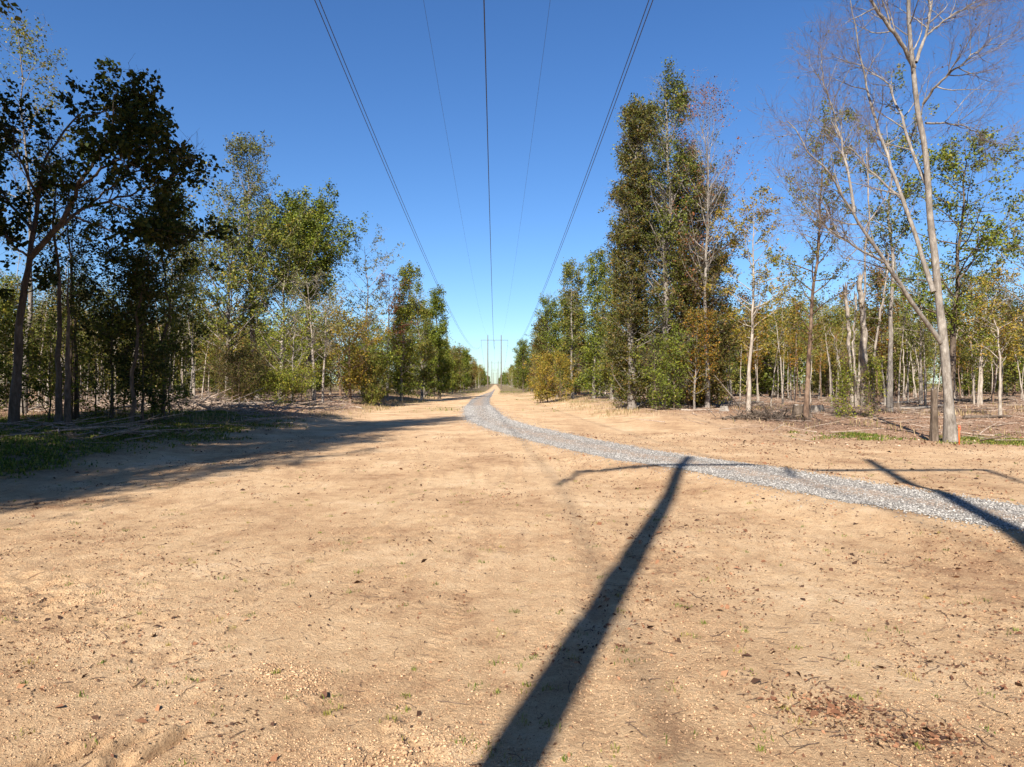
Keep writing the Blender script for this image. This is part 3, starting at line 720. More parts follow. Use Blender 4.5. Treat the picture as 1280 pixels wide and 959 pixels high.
# BROAD DARK TREE ON THE LEFT EDGE
rng = np.random.default_rng(22)
Z = 30.; bx, by = X(16, Z), Z; bz = float(H(np.array(bx), np.array(by), False))
L_ = [([(16, 545, 0), (22, 450, 0), (28, 380, 0), (38, 322, 0), (44, 270, .4), (52, 220, .6), (64, 185, .8), (84, 158, 1), (104, 140, 1.2)], .21, .03),
      ([(38, 322, 0), (58, 300, -.4), (80, 275, -.7), (98, 235, -1), (118, 200, -1.3), (132, 170, -1.4), (143, 138, -1.5)], .14, .03),
      ([(70, 287, -.5), (100, 262, .3), (135, 252, .8), (170, 240, 1.4), (205, 225, 1.8), (236, 215, 2)], .08, .015),
      ([(42, 290, .2), (20, 262, .6), (-5, 240, 1), (-40, 210, 1.5)], .08, .015),
      ([(46, 245, .4), (28, 205, -.4), (10, 170, -1), (-12, 140, -1.4)], .07, .015),
      ([(98, 235, -1), (130, 212, -1.7), (160, 190, -2.2), (190, 180, -2.6)], .07, .015),
      ([(38, 322, 0), (20, 310, -.8), (0, 285, -1.5), (-30, 270, -2)], .06, .015),
      ([(85, 268, -.7), (115, 280, -1.3), (150, 290, -1.8), (200, 285, -2.2)], .06, .012),
      ([(118, 200, -1.3), (150, 178, -.8), (172, 158, -.4), (190, 145, 0)], .05, .012),
      ([(110, 258, .4), (150, 225, -.3), (185, 205, -.8), (222, 195, -1), (245, 200, -1.2)], .05, .012),
      ([(135, 252, .8), (175, 268, .2), (215, 280, -.2), (248, 292, -.5)], .05, .012),
      ([(96, 150, 1), (126, 140, .4), (150, 130, 0), (170, 128, -.3)], .04, .012)]
P, R = guided(L_, (bx, by, bz), Z)
R[0] = R[0]*(1+.4*np.exp(-np.linspace(0, 1, 26)*18))
tr = Acc(); tubes(tr, P, R, 9, .5)
P1, R1 = kids(P, R, 14, .36, 1., .85, 1.9, 7, .13, .04, rng, .25, .15, .6, .016, lambda t: 1.2-.4*t, .008); tubes(tr, P1, R1, 5, .5)
P2, R2 = kids(P1, R1, 6, .2, 1., .8, .7, 5, .16, .02, rng, .3, .3, .6, .014, None, .006); tubes(tr, P2, R2, 3, .5)
cr = Acc()
cl = np.sin(P2[:, -1, 0]*1.9+1)+np.sin(P2[:, -1, 2]*2.3)+np.sin(P2[:, -1, 1]*2.1+2)+np.sin(P2[:, -1, 0]*.9-P2[:, -1, 2]*1.3)
leaves(cr, P2, 19, .215, .18, rng, aspect=.8, keep=cl > -1.0)
put_tree("broadleaf_tree", "spreading dark-leaved tree leaning right at the left edge of the clearing", "tree", (tr, cr), (bx, by), 'dark', 'dark')

def T(name, label, px, Z, top, r0, bark, leafm, seed, dx=0, **kw):
    rng = np.random.default_rng(seed); h = hh(top, Z)-float(H(np.array(X(px, Z)), np.array(Z*1.), False))
    return put_tree(name, label, "tree" if 'shrub' not in name else "shrub", gen_tree(h, r0, rng, **kw), (X(px, Z), Z), bark, leafm)

# left side
T("slender_tree", "tall pale-trunked tree with thin sunlit leaves behind the dark left-edge tree", 30, 42, 40, .17, 'grey', 'olive', 31, crown0=.42, n1=26, L1=3.0, n2=7, L2=1.3, n3=4, q=5, leaf=.17, bare=.1, lean=.04)
T("slender_tree", "thin bent tree with dark leaf clumps on its right side in the left wood", 165, 33, 268, .11, 'dark', 'dark', 32, crown0=.45, n1=12, L1=2.6, n2=6, L2=.9, n3=4, q=11, leaf=.17, lean=.09, wob=.05)
T("leafy_sapling", "bushy dark sapling with leaves down to knee height in the left wood", 178, 34, 345, .07, 'dark', 'dark', 33, crown0=.12, n1=26, L1=2.4, n2=6, L2=.7, n3=4, q=9, leaf=.15, gap=1.4)
T("leafy_sapling", "dark leafy sapling just left of the bushy one in the left wood", 138, 36, 330, .08, 'dark', 'dark', 34, crown0=.4, n1=16, L1=2.4, n2=6, L2=.7, n3=4, q=9, leaf=.15, gap=1.2)
T("slender_tree", "straight dark trunk with a thin crown next to the left-edge tree", 72, 32, 190, .15, 'dark', 'dark', 35, crown0=.55, n1=14, L1=1.9, n2=5, L2=.8, n3=4, q=4, leaf=.15, lean=.02)
T("slender_tree", "dark twin-stemmed thin tree rising through the left-edge crown", 100, 36, 215, .12, 'dark', 'dark', 36, crown0=.45, n1=14, L1=2.2, n2=5, L2=.8, n3=4, q=4, leaf=.15, stems=2, spread_stem=.4)
T("broken_snag", "broken dark stem without leaves between the left-edge trunks", 85, 30, 330, .15, 'dark', 'dark', 37, crown0=.5, n1=4, L1=.7, n2=2, n3=1, q=0, lean=.05)
T("leafy_sapling", "low dark leafy sapling at the far left edge of the wood", -5, 34, 380, .07, 'dark', 'olive', 38, crown0=.1, n1=22, L1=2.0, n2=6, L2=.8, n3=4, q=9, leaf=.15)
T("slender_tree", "dark tree with a drooping right limb over the gap in the left wood", 205, 38, 250, .11, 'dark', 'dark', 39, crown0=.55, n1=12, L1=2.6, n2=6, L2=.9, n3=4, q=11, leaf=.17, lean=.08, wob=.05)

for i_, (px_, Z_, tp_) in enumerate(((-12, 37, 365), (30, 39, 375), (62, 35, 400), (95, 41, 350), (120, 38, 370), (155, 40, 375), (190, 38, 345), (212, 42, 400), (8, 46, 350), (55, 47, 345), (140, 34, 400), (205, 36, 365))):
    t_ = T("leafy_sapling", "%s understorey sapling in the shade %s" % (("very dark", "olive", "greener dark")[i_ % 3], "near the left edge" if px_ < 80 else "between the left tree and the brush pile"), px_, Z_, tp_, .05, 'dark', ('dark', 'olive', 'green')[i_ % 3], 300+i_, crown0=.08, n1=24, L1=2.1, n2=6, L2=.9, n3=4, q=5, leaf=.15, gap=.9)
    t_["group"] = "understorey saplings of the left wood"

T("tall_tree", "tallest grey-green tree with a narrow tuft above the left group", 322, 80, 192, .38, 'grey', 'grey', 41, crown0=.3, n1=40, L1=5.2, n2=8, L2=1.8, n3=5, L3=.8, q=8, leaf=0.26, spread=.25, shape='oval', lean=.04, bare=0.10, up=.12, ang=.7, gap=1.3)
T("broad_tree", "broad yellow-green tree with pale limbs at the left of the group", 285, 76, 310, .26, 'grey', 'olive', 42, crown0=0.3, n1=44, L1=9.5, n2=8, L2=2.8, n3=5, L3=.9, q=8, leaf=0.3, spread=.28, up=0.05, ang=0.85, gap=1.5)
T("round_topped_tree", "dense round-topped dark green tree behind the pale-trunked ones", 388, 86, 276, .40, 'dark', 'green', 43, crown0=0.55, n1=66, L1=6.2, n2=8, L2=2.6, n3=5, L3=.9, q=10, leaf=0.3, spread=.3, shape='oval', ang=1.0, up=0.02, gap=2.2)
T("leafy_tree", "mid-green tree filling the gap under the tallest left tree", 350, 78, 330, .28, 'pale', 'olive', 44, crown0=.2, n1=30, L1=6.5, n2=7, L2=1.8, n3=4, L3=.8, q=8, leaf=.24, spread=.28, gap=1.4)
T("pale_trunked_tree", "sparse tree with two bright white stems in the left group", 400, 72, 352, .20, 'pale', 'grey', 45, crown0=.4, n1=22, L1=3.36, n2=6, L2=1.3, n3=4, L3=.6, q=3, leaf=.2, bare=0.24, stems=2, spread_stem=.5)
T("leafy_tree", "yellowing bushy tree right of the two white stems", 438, 78, 398, .18, 'brown', 'yellow', 46, crown0=.06, n1=30, L1=4.6, n2=6, L2=1.4, n3=4, L3=.7, q=9, leaf=.22, spread=.25)
T("sparse_tree", "thin-crowned tree with reddish tips above the yellowing bush", 460, 92, 308, .22, 'pale', 'grey', 47, crown0=.35, n1=28, L1=4.6, n2=7, L2=1.5, n3=4, L3=.7, q=5, leaf=.24, bare=0.21, shape='top')
T("sparse_tree", "small russet-leaved tree beside the bright green column on the left", 484, 96, 345, .2, 'grey', 'red', 48, crown0=.3, n1=24, L1=3.12, n2=6, L2=1.3, n3=4, q=6, leaf=.22, bare=0.21)
T("columnar_tree", "bright green vine-clad columnar tree in the left row", 502, 100, 338, .24, 'grey', 'green', 49, crown0=.02, n1=60, L1=2.6, n2=7, L2=1.3, n3=4, L3=.7, q=8, leaf=.25, spread=.28, shape='col')
T("columnar_tree", "mid-green columnar tree behind the bright one in the left row", 527, 112, 372, .24, 'grey', 'olive', 50, crown0=.02, n1=50, L1=2.8, n2=7, L2=1.3, n3=4, L3=.7, q=8, leaf=.27, spread=.3, shape='col')
T("columnar_tree", "dark columnar tree with a thin bare spire ending the near left row", 549, 124, 362, .26, 'dark', 'green', 51, crown0=.02, n1=50, L1=3.4, n2=7, L2=1.5, n3=4, L3=.8, q=8, leaf=.3, spread=.33, shape='cone')
T("columnar_tree", "low dense green tree tucked in front of the left row", 470, 90, 420, .14, 'dark', 'green', 52, crown0=.03, n1=36, L1=2.8, n2=6, L2=1.4, n3=4, L3=.7, q=8, leaf=.24, spread=.28)
T("leafy_tree", "green tree with vine tangle left of the two white stems", 365, 70, 400, .15, 'grey', 'bright', 53, crown0=.1, n1=28, L1=3.8, n2=6, L2=1.2, n3=4, q=7, leaf=.2, bare=0.14)
T("reddish_shrub", "tangled reddish brown shrub under the tall left tree", 305, 66, 448, .09, 'brown', 'brown', 54, crown0=.05, n1=24, L1=3.12, n2=6, L2=1.1, n3=4, q=7, leaf=.16, stems=3, spread_stem=.8)
T("green_shrub", "light green shrub at the foot of the left group", 352, 62, 462, .05, 'brown', 'bright', 55, crown0=.03, n1=20, L1=1.56, n2=5, L2=.7, n3=3, q=7, leaf=.13, stems=4, spread_stem=1.0)
T("green_shrub", "dark green shrub in front of the columnar left trees", 452, 80, 452, .06, 'brown', 'olive', 56, crown0=.03, n1=20, L1=2., n2=5, L2=.9, n3=3, q=8, leaf=.16, stems=4, spread_stem=1.4)
T("green_shrub", "brownish low shrub at the left end of the log pile", 290, 60, 448, .06, 'brown', 'brown', 57, crown0=.03, n1=18, L1=2.16, n2=5, L2=.9, n3=3, q=7, leaf=.14, stems=3, spread_stem=.8)

# right side
kw = dict(crown0=.01, n2=8, n3=5, L3=.6, q=8, spread=.22)
T("columnar_tree", "huge russet-green columnar tree at the front of the right row", 790, 62, 150, .36, 'grey', 'brown', 61, gap=1.0, n1=115, L1=3.3, L2=1.3, leaf=.20, shape='col', lean=.015, **kw)
T("columnar_tree", "huge green-topped columnar tree just right of the russet one", 836, 63, 112, .36, 'grey', 'olive', 62, gap=.8, n1=105, L1=4.0, L2=1.3, leaf=.20, shape='oval', lean=.01, bare=0.1, **kw)
T("columnar_tree", "russet leafy tree with orange lower leaves leaning right in the right row", 862, 62, 235, .24, 'brown', 'brown', 63, n1=95, L1=4.4, L2=1.3, leaf=.19, shape='oval', lean=.02, bare=0.07, **kw, gap=1.3)
T("columnar_tree", "lower olive tree filling the left foot of the huge russet column", 788, 66, 235, .25, 'grey', 'olive', 161, n1=80, L1=3.2, L2=1.3, leaf=.21, shape='oval', **kw, gap=1.3)
T("leafy_tree", "shorter russet tree under the pinkish sparse one in the right row", 886, 62, 330, .2, 'brown', 'brown', 162, n1=60, L1=2.8, L2=1.2, leaf=.19, shape='oval', **kw, gap=1.3)
T("leafy_tree", "dense olive tree between the two huge columns and the pinkish one", 852, 65, 190, .25, 'grey', 'olive', 163, n1=90, L1=3.4, L2=1.3, leaf=.21, shape='oval', bare=.1, **kw, gap=1.3)
T("leafy_tree", "bright green leafy tree top rising between the two huge columns", 812, 68, 140, .22, 'grey', 'bright', 64, crown0=.5, n1=40, L1=3, n2=7, L2=1.1, n3=4, L3=.6, q=8, leaf=.22, spread=.25, bare=0.10)
T("sparse_tree", "tall sparse tree with pinkish twigs and few red leaves in the right row", 884, 60, 135, .2, 'grey', 'red', 65, crown0=.33, n1=56, L1=5.2, n2=8, L2=1.5, n3=5, L3=.7, q=2, leaf=.17, bare=0.2, shape='oval', up=.13, ang=0.7)
T("leafy_sapling", "low golden-green leafy sapling at the right foot of the huge trees", 868, 58, 400, .10, 'grey', 'autumn', 66, crown0=.12, n1=30, L1=2.28, n2=6, L2=.9, n3=4, q=8, leaf=.16)
T("leafy_sapling", "dark green bush-like sapling at the foot of the huge columnar trees", 845, 57, 425, .10, 'dark', 'green', 67, crown0=.03, n1=22, L1=1.6, n2=6, L2=.9, n3=4, q=5, leaf=.16, stems=2, spread_stem=.8)
T("pale_trunked_tree", "golden-leaved small tree with a straight white trunk in the clearing", 935, 55, 250, .17, 'pale', 'yellow', 68, crown0=.28, n1=34, L1=3.6, n2=6, L2=1.0, n3=4, q=9, leaf=0.19, bare=0.14, spread=.18)
T("slender_tree", "slim sparse tree with grey-brown trunk standing alone beside the stump", 1007, 45, 150, .16, 'brown', 'olive', 69, crown0=.22, n1=40, L1=2.9, n2=6, L2=.8, n3=4, L3=.4, q=8, leaf=0.15, bare=0.05, lean=.03, wob=.02)
T("broadleaf_tree", "dark green glossy tree standing behind the bare forked tree", 1185, 52, 185, .26, 'dark', 'green', 70, crown0=.28, n1=44, L1=5, n2=7, L2=1.4, n3=5, L3=.6, q=7, leaf=.22, spread=.2, bare=0.07, ang=1.2)
T("leafy_tree", "olive-leaved tree rising through the bare twigs left of the forked trunk", 1112, 54, 150, .22, 'grey', 'olive', 71, crown0=.5, n1=26, L1=4.2, n2=7, L2=1.2, n3=4, q=7, leaf=.2, bare=0.10, shape='top')
Z = 47.; bx, by = X(1073, Z), Z; bz = float(H(np.array(bx), np.array(by), False)); rng = np.random.default_rng(172)
P, R = guided([([(1066, 508, 0), (1063, 450, .1), (1060, 400, .1), (1056, 362, 0)], .15, .11), ([(1079, 508, .2), (1080, 440, .2), (1078, 390, .1), (1075, 348, 0)], .21, .17),
               ([(1086, 508, -.2), (1092, 450, -.3), (1099, 400, -.4), (1108, 350, -.6), (1112, 318, -.7)], .10, .04), ([(1072, 508, .5), (1078, 400, .5), (1084, 300, .5), (1086, 240, .4), (1083, 185, .3)], .12, .03),
               ([(1060, 508, .3), (1050, 460, .4), (1043, 425, .6), (1036, 400, .8)], .05, .02), ([(1070, 508, -.4), (1066, 430, -.5), (1070, 375, -.5)], .08, .05)], (bx, by, bz), Z)
tr = Acc(); tubes(tr, P, R, 8, .5, True)
for ti in (0, 1, 5):                                # splintered tops
    c0 = P[ti, -1]; n_ = 9; th = np.arange(n_)*.7; b_ = c0+np.stack([np.cos(th)*R[ti, -1]*.7, np.sin(th)*R[ti, -1]*.7, np.full(n_, -.15)], -1)
    t_ = b_+np.stack([rng.normal(0, .06, n_), rng.normal(0, .06, n_), rng.uniform(.2, .75, n_)], -1); tubes(tr, np.stack([b_, (b_+t_)/2, t_], 1), np.tile([.05, .035, .008], (n_, 1)), 4, .5)
P1, R1 = kids(P, R, 9, .35, 1., .7, 1.1, 6, .2, .02, rng, .3, .3, .4, .02); tubes(tr, P1, R1, 4, .5)
P2, R2 = kids(P1, R1, 5, .2, 1., .8, .5, 4, .2, 0, rng, .3, .3, .5, .014, None, .005); tubes(tr, P2, R2, 3, .5)
cr = Acc(); leaves(cr, P2, 5, .15, .12, rng, keep=rng.random(len(P2)) < .35)
put_tree("broken_snag", "ragged broken snag of several pale splintered stems left of the forked tree", "tree", (tr, cr), (bx, by), 'pale', 'brown')
T("vine_shrub", "leafy green vine shrub wrapping the foot of the broken snag", 1068, 46, 440, .05, 'brown', 'bright', 73, crown0=.05, n1=18, L1=0.6, n2=5, L2=.5, n3=3, q=3, leaf=.13, stems=4, spread_stem=.5)
T("pale_trunked_tree", "bent white-stemmed sapling near the right edge of the picture", 1250, 46, 355, .11, 'pale', 'yellow', 74, crown0=.35, n1=18, L1=2.16, n2=6, L2=.8, n3=4, q=7, leaf=.17, bare=0.14, lean=.05, wob=.05)
T("broadleaf_tree", "tall russet-olive tree cut by the right edge of the picture", 1285, 62, 262, .24, 'grey', 'brown', 75, crown0=.3, n1=34, L1=4.08, n2=7, L2=1.4, n3=4, q=7, leaf=.21, bare=0.07)
T("leafy_tree", "yellow-green bushy tree behind the bent white sapling", 1225, 66, 340, .18, 'pale', 'olive', 76, crown0=.25, n1=34, L1=3.84, n2=6, L2=1.3, n3=4, q=7, leaf=.2, bare=0.07)
T("leafy_tree", "dense green tree low behind the forked trunk", 1150, 70, 345, .18, 'pale', 'green', 77, crown0=.3, n1=34, L1=3.84, n2=6, L2=1.3, n3=4, q=7, leaf=.2, bare=0.07)
# middle right group
for a in (("columnar_tree", "thin-topped grey-green tree nearest the huge columns in the middle right group", 765, 92, 318, 'grey', 'olive', 81, 2.3),
          ("columnar_tree", "bright green vine-clad tree in the middle right group", 742, 96, 322, 'grey', 'green', 82, 2.3),
          ("columnar_tree", "olive columnar tree at the left of the middle right group", 716, 106, 330, 'grey', 'olive', 83, 3.0),
          ("columnar_tree", "shorter dark green tree ending the middle right group", 697, 118, 372, 'grey', 'green', 84, 3.2),
          ("columnar_tree", "slim grey-leaved spire behind the middle right group", 678, 160, 400, 'grey', 'grey', 85, 3.),
          ("columnar_tree", "rounded dark green tree far down the right row", 654, 215, 430, 'dark', 'green', 86, 4.)):
    T(a[0], a[1], a[2], a[3], a[4], .25, a[5], a[6], a[7], crown0=.04, n1=56, L1=a[8], n2=7, L2=1.3, n3=4, L3=.7, q=7, leaf=.26, spread=.28, shape='col', bare=0.06, gap=1.4)
T("yellowing_shrub", "yellow-green shrub at the foot of the middle right group", 700, 100, 448, .08, 'brown', 'yellow', 87, crown0=.03, n1=24, L1=3.12, n2=5, L2=1.2, n3=3, q=8, leaf=.2, stems=3, spread_stem=1.5)
T("reddish_shrub", "small red-leaved tree in front of the far right row", 684, 150, 432, .12, 'brown', 'red', 88, crown0=.1, n1=24, L1=3.36, n2=6, L2=1.3, n3=3, q=8, leaf=.26)

# --- prototypes for the woods
protos = {}
def proto(key, name, seed, h, r0, bark, leafm, **kw):
    rng = np.random.default_rng(seed); tr, cr = gen_tree(h, r0, rng, **kw)
    protos[key] = (name, h, tr.mesh("trunk", True, BK[bark]), cr.mesh("crown", False, LM[leafm]) if cr.n else None, tr, cr)
lo = dict(n3=3, L3=.7, twigs=False, S=6)
proto('s1', 'slender_tree', 101, 15, .11, 'pale', 'far', crown0=.5, n1=18, L1=2.2, n2=6, L2=1.2, q=5, leaf=.24, spread=.26, **lo)
proto('s2', 'slender_tree', 102, 14, .10, 'pale', 'yellow', crown0=.45, n1=16, L1=2.2, n2=6, L2=1.1, q=6, leaf=.22, spread=.25, bare=.15, lean=.05, **lo)
proto('s3', 'slender_tree', 103, 17, .12, 'grey', 'olive', crown0=.55, n1=18, L1=2.4, n2=6, L2=1.2, q=7, leaf=.24, spread=.26, lean=.03, **lo)
proto('s4', 'slender_tree', 104, 12, .085, 'pale', 'grey', crown0=.5, n1=14, L1=1.6, n2=5, L2=.9, q=1, leaf=.2, spread=.2, bare=.5, lean=.05, **lo)
proto('s5', 'slender_tree', 105, 13, .11, 'brown', 'autumn', crown0=.35, n1=20, L1=2.4, n2=6, L2=1.2, q=6, leaf=.22, spread=.25, **lo)
proto('b1', 'leafy_tree', 106, 9, .12, 'brown', 'far', crown0=.08, n1=26, L1=2.8, n2=6, L2=1.3, q=5, leaf=.26, spread=.28, **lo)
proto('b2', 'leafy_tree', 107, 7, .10, 'grey', 'olive', crown0=.06, n1=24, L1=2.4, n2=6, L2=1.2, q=5, leaf=.26, spread=.28, **lo)
proto('c1', 'columnar_tree', 108, 18, .2, 'grey', 'green', crown0=.04, n1=46, L1=2.8, n2=6, L2=1.5, q=6, leaf=.34, spread=.35, shape='col', **lo)
proto('c2', 'columnar_tree', 109, 17, .2, 'pale', 'olive', crown0=.08, n1=42, L1=3.0, n2=6, L2=1.5, q=6, leaf=.34, spread=.35, shape='oval', **lo)
proto('c3', 'columnar_tree', 110, 16, .2, 'dark', 'green', crown0=.03, n1=44, L1=3.2, n2=6, L2=1.5, q=6, leaf=.34, spread=.35, shape='cone', **lo)
proto('c4', 'columnar_tree', 111, 15, .2, 'brown', 'brown', crown0=.05, n1=40, L1=2.8, n2=6, L2=1.5, q=6, leaf=.34, spread=.35, shape='oval', **lo)
proto('big', 'shade_tree', 112, 30, .40, 'dark', 'olive', crown0=.30, n1=50, L1=4.8, n2=8, L2=2.2, n3=4, L3=1., q=13, leaf=.25, spread=.36, twigs=False)
def inst(key, x, y, h, label, group, rz=None, wide=1., rng=RNG):
    name, ph, tm, cm, _, _ = protos[key]; s = h/ph
    root = empty(name, (x, y, float(H(np.array(float(x)), np.array(float(y)), False))), rng.uniform(0, 6.28) if rz is None else rz)
    w = s*wide; root.scale = (w, w, s)
    link("trunk", tm, root)
    if cm: link("crown", cm, root)
    return tag(root, label, "tree", group)

rng = np.random.default_rng(200)
# off to the left, beside and behind the camera: tall wood that throws the shade
SH = [(-27.5, 20, 27), (-18.4, 17, 29), (-19.8, 10.5, 30), (-21, 3.5, 28), (-21.6, -4, 29), (-25.2, -10, 29), (-26, -17, 28), (-25.5, 15, 28), (-28, 7, 29), (-30, -2, 28), (-31, -10, 28),
      (-35, 5, 28), (-37, -3, 28), (-43, 6, 27), (-38, -9, 28), (-50, 8, 27), (-33, -18, 28)]
for x, y, h in SH:
    inst('big', x, y, h, "tall tree in the wood left of the camera, throwing the broad shade", "tall trees left of the camera", rng=rng)

for side, sg in (("right", 1), ("left", -1)):  # unseen trees beside and behind the camera, added to block low sky light
    for k in range(34):
        y = -8-k*5.2 if sg > 0 else -44-k*4.2
        if sg > 0: y += 12
        x = sg*(rng.uniform(20, 26)+(k % 2)*8)
        inst('big', x, y, rng.uniform(24, 29), f"unseen tall tree added to cut low sky light behind the camera on the {side}", f"unseen tall trees added behind the camera, {side}", rng=rng)
# rows down the cleared strip
def clear_of(x, y, pts, d): return all((x-a)**2+(y-b)**2 > d*d for a, b in pts)
LOOK = {'c1': 'deep green full-crowned tree', 'c2': 'olive pale-trunked tree', 'c3': 'dark pointed tree', 'c4': 'russet-brown tree',
        's1': 'yellow-green thin tree', 's2': 'golden-tinged thin tree', 's3': 'tall olive-crowned thin tree', 's4': 'nearly bare pale sapling', 's5': 'brown-stemmed tree with gold leaves'}
for side, sg in (("left", -1), ("right", 1)):
    y = 128
    while y < 560:
        for k in range(2):
            x = cx(y)+sg*(10.3+rng.uniform(0, 2.5)+k*rng.uniform(4, 7)+(2 if (y < 160 and sg < 0) else 0))
            key = str(rng.choice(['c1', 'c2', 'c3', 'c4', 's1', 's3', 's5'] if sg < 0 else ['c1', 'c2', 'c2', 's2', 's1', 's3', 'c4'])); yt = y+rng.uniform(-2, 2)
            band = "nearer stretch" if yt < 220 else "middle stretch" if yt < 360 else "far end"
            inst(key, x, yt, rng.uniform(8.5, 17)*(1.1 if y < 160 else .95), wide=rng.uniform(.8, 1.35), label=f"{LOOK[key]} in the {band} of the {side} row along the strip", group=f"{LOOK[key]} group of the {side} row, {band}", rng=rng)
        y += rng.uniform(5, 8)*(1+y/400)

# thinned woods either side, trunks one can count
hero = [(X(p, z), z) for p, z in ((935, 58), (1007, 45), (1073, 47), (1188, 33), (1185, 52), (1112, 54), (1250, 46))]
cnt = 0; pts = list(hero)
while cnt < 95:
    y = 62+rng.random()**1.2*70; x = X(rng.uniform(885, 1330), y)
    if not clear_of(x, y, pts, 1.6): continue
    pts.append((x, y)); cnt += 1
    key = str(rng.choice(['s1', 's2', 's3', 's4', 's4', 's5']))
    inst(key, x, y, rng.uniform(8.5, 14)*(1+.15*(x > 45)), f"{LOOK[key]} in the {'front' if y < 90 else 'back'} of the thinned wood on the right", f"{LOOK[key]} group, {'front' if y < 90 else 'back'} of the right-hand wood", wide=rng.uniform(.9, 1.2), rng=rng)
cnt = 0; pts = []
while cnt < 80:
    y = 52+rng.random()**1.1*70; x = X(rng.uniform(-60, 300), y)
    if not clear_of(x, y, pts, 1.6): continue
    if y < 76 and x > X(250, y): continue
    pts.append((x, y)); cnt += 1
    key = str(rng.choice(['s1', 's2', 's3', 's4', 's4', 's4']))
    inst(key, x, y, rng.uniform(9, 14), f"{LOOK[key]} in the {'front' if y < 90 else 'back'} of the thinned wood on the left", f"{LOOK[key]} group, {'front' if y < 90 else 'back'} of the left-hand wood", wide=rng.uniform(.9, 1.2), rng=rng)

# deep wood behind, read as one mass
def mass(name, label, pts, seed):
    rg = np.random.default_rng(seed)
    at, ac = {}, {}
    for x, y, h, key in pts:
        nm, ph, tm, cm, tr, cr = protos[key]; s = h/ph; th = rg.uniform(0, 6.28); w = s*rg.uniform(1, 1.4)
        M = np.array([[math.cos(th)*w, -math.sin(th)*w, 0], [math.sin(th)*w, math.cos(th)*w, 0], [0, 0, s]])
        z = float(H(np.array(float(x)), np.array(float(y)), False))
        mk = cm.materials[0].name; ac.setdefault(mk, Acc()); ac[mk].merge(cr, M, (x, y, z), rg.uniform(-.15, .15))
        at.setdefault(tm.materials[0].name, Acc()); at[tm.materials[0].name].merge(tr, M, (x, y, z))
    a = Acc(); mats = []; mi = []
    for dct in (at, ac):
        for mk, o in dct.items():
            mats.append(bpy.data.materials[mk]); nq = sum(len(q) for q in o.q); mi.append(np.full(nq, len(mats)-1))
            a.merge(o)
    me = a.mesh(name)
    for mm in mats: me.materials.append(mm)
    me.polygons.foreach_set("material_index", np.concatenate(mi).astype(np.int32))
    tag(link(name, me), label, "wood", kind='stuff')
pts = []
for _ in range(175):
    y = 98+rng.random()*120; x = X(rng.uniform(860, 1460), y); pts.append((x, y, rng.uniform(7, 12.5)*(1+(y-95)/250), rng.choice(['b1', 'b2', 's5', 'b1', 'c2', 's3'])))
mass("deep_wood", "yellow-green mass of wood closing the view on the right", pts, 5)
pts = []
for _ in range(150):
    y = 95+rng.random()*125; x = X(rng.uniform(-180, 400), y); pts.append((x, y, rng.uniform(6.5, 12)*(1+(y-90)/250), rng.choice(['b1', 'b2', 's5', 'b1', 'c2', 's3'])))
mass("deep_wood", "yellow-green mass of wood closing the view on the left", pts, 6)
pts = []
for _ in range(90):
    y = 560+rng.random()**1.4*1500; s = rng.choice([-1, 1]); x = cx(y)+s*(10+rng.random()**2*45); pts.append((x, y, rng.uniform(13, 17), rng.choice(['c1', 'c2', 'c3'])))
for _ in range(120):
    y = rng.uniform(100, 330); s = rng.choice([-1, 1]); pts.append((cx(y)+s*rng.uniform(18, 60), y, rng.uniform(9, 14.5), rng.choice(['c1', 'c2', 'b1', 'b2'])))
mass("far_wood", "far dark green wood running along the cleared strip to the horizon", pts, 7)

# ------------------------------------------------------------------ stumps, logs, stake
def stump(label, px, Z, r, h, seed, bark='dark'):
    rg = np.random.default_rng(seed); x, y = X(px, Z), Z; z = float(H(np.array(x), np.array(y*1.), False))
    S, K = 22, 7; th = np.arange(S)*2*math.pi/S; lob = 1+.14*np.sin(th*5+rg.random()*6)+.07*rg.normal(0, 1, S)
    V = []
    for k in range(K):
        t = k/(K-1); rr = r*(1+.55*math.exp(-t*4))*(lob*(1-t*.5)+t*.5)
        jag = (rg.uniform(-.07, .07, S)*h if k == K-1 else 0)
        V.append(np.stack([rr*np.cos(th), rr*np.sin(th), np.full(S, -.08+(h+.08)*t)+jag], -1))
    V = np.concatenate(V); k = np.arange(K-1)[:, None]*S; s_ = np.arange(S)[None]; s2 = (s_+1) % S
    a = Acc(); a.add(V, np.stack([k+s_, k+s2, k+S+s2, k+S+s_], -1).reshape(-1, 4))
    root = empty("tree_stump", (x, y, z)); link("bark", a.mesh("bark", True, BK[bark]), root)
    a = Acc(); top = V[-S:]; a.add(np.vstack([top*[.99, .99, 1], [[0, 0, h*.96]]]), None, [[i, (i+1) % S, S] for i in range(S)]); link("cut_face", a.mesh("cut_face", False, BK['pale']), root)
    tag(root, label, "stump")
stump("dark broken stump beside the slim lone tree", 1001, 46.5, .50, .85, 1)
stump("tall charred-looking stump trunk touching the left side of the forked tree", 1168, 33.6, .14, 2.5, 2)
stump("pale cut stump in the litter behind the dark one", 1022, 52, .42, .55, 3, 'grey')
stump("low dark stump under the shade line in the left wood", 262, 52, .7, .7, 4)
stump("small grey stump at the foot of the golden-leaved tree", 905, 55, .3, .4, 5, 'grey')
stump("short dark stump in the far litter near the right edge", 1120, 60, .35, .5, 6)

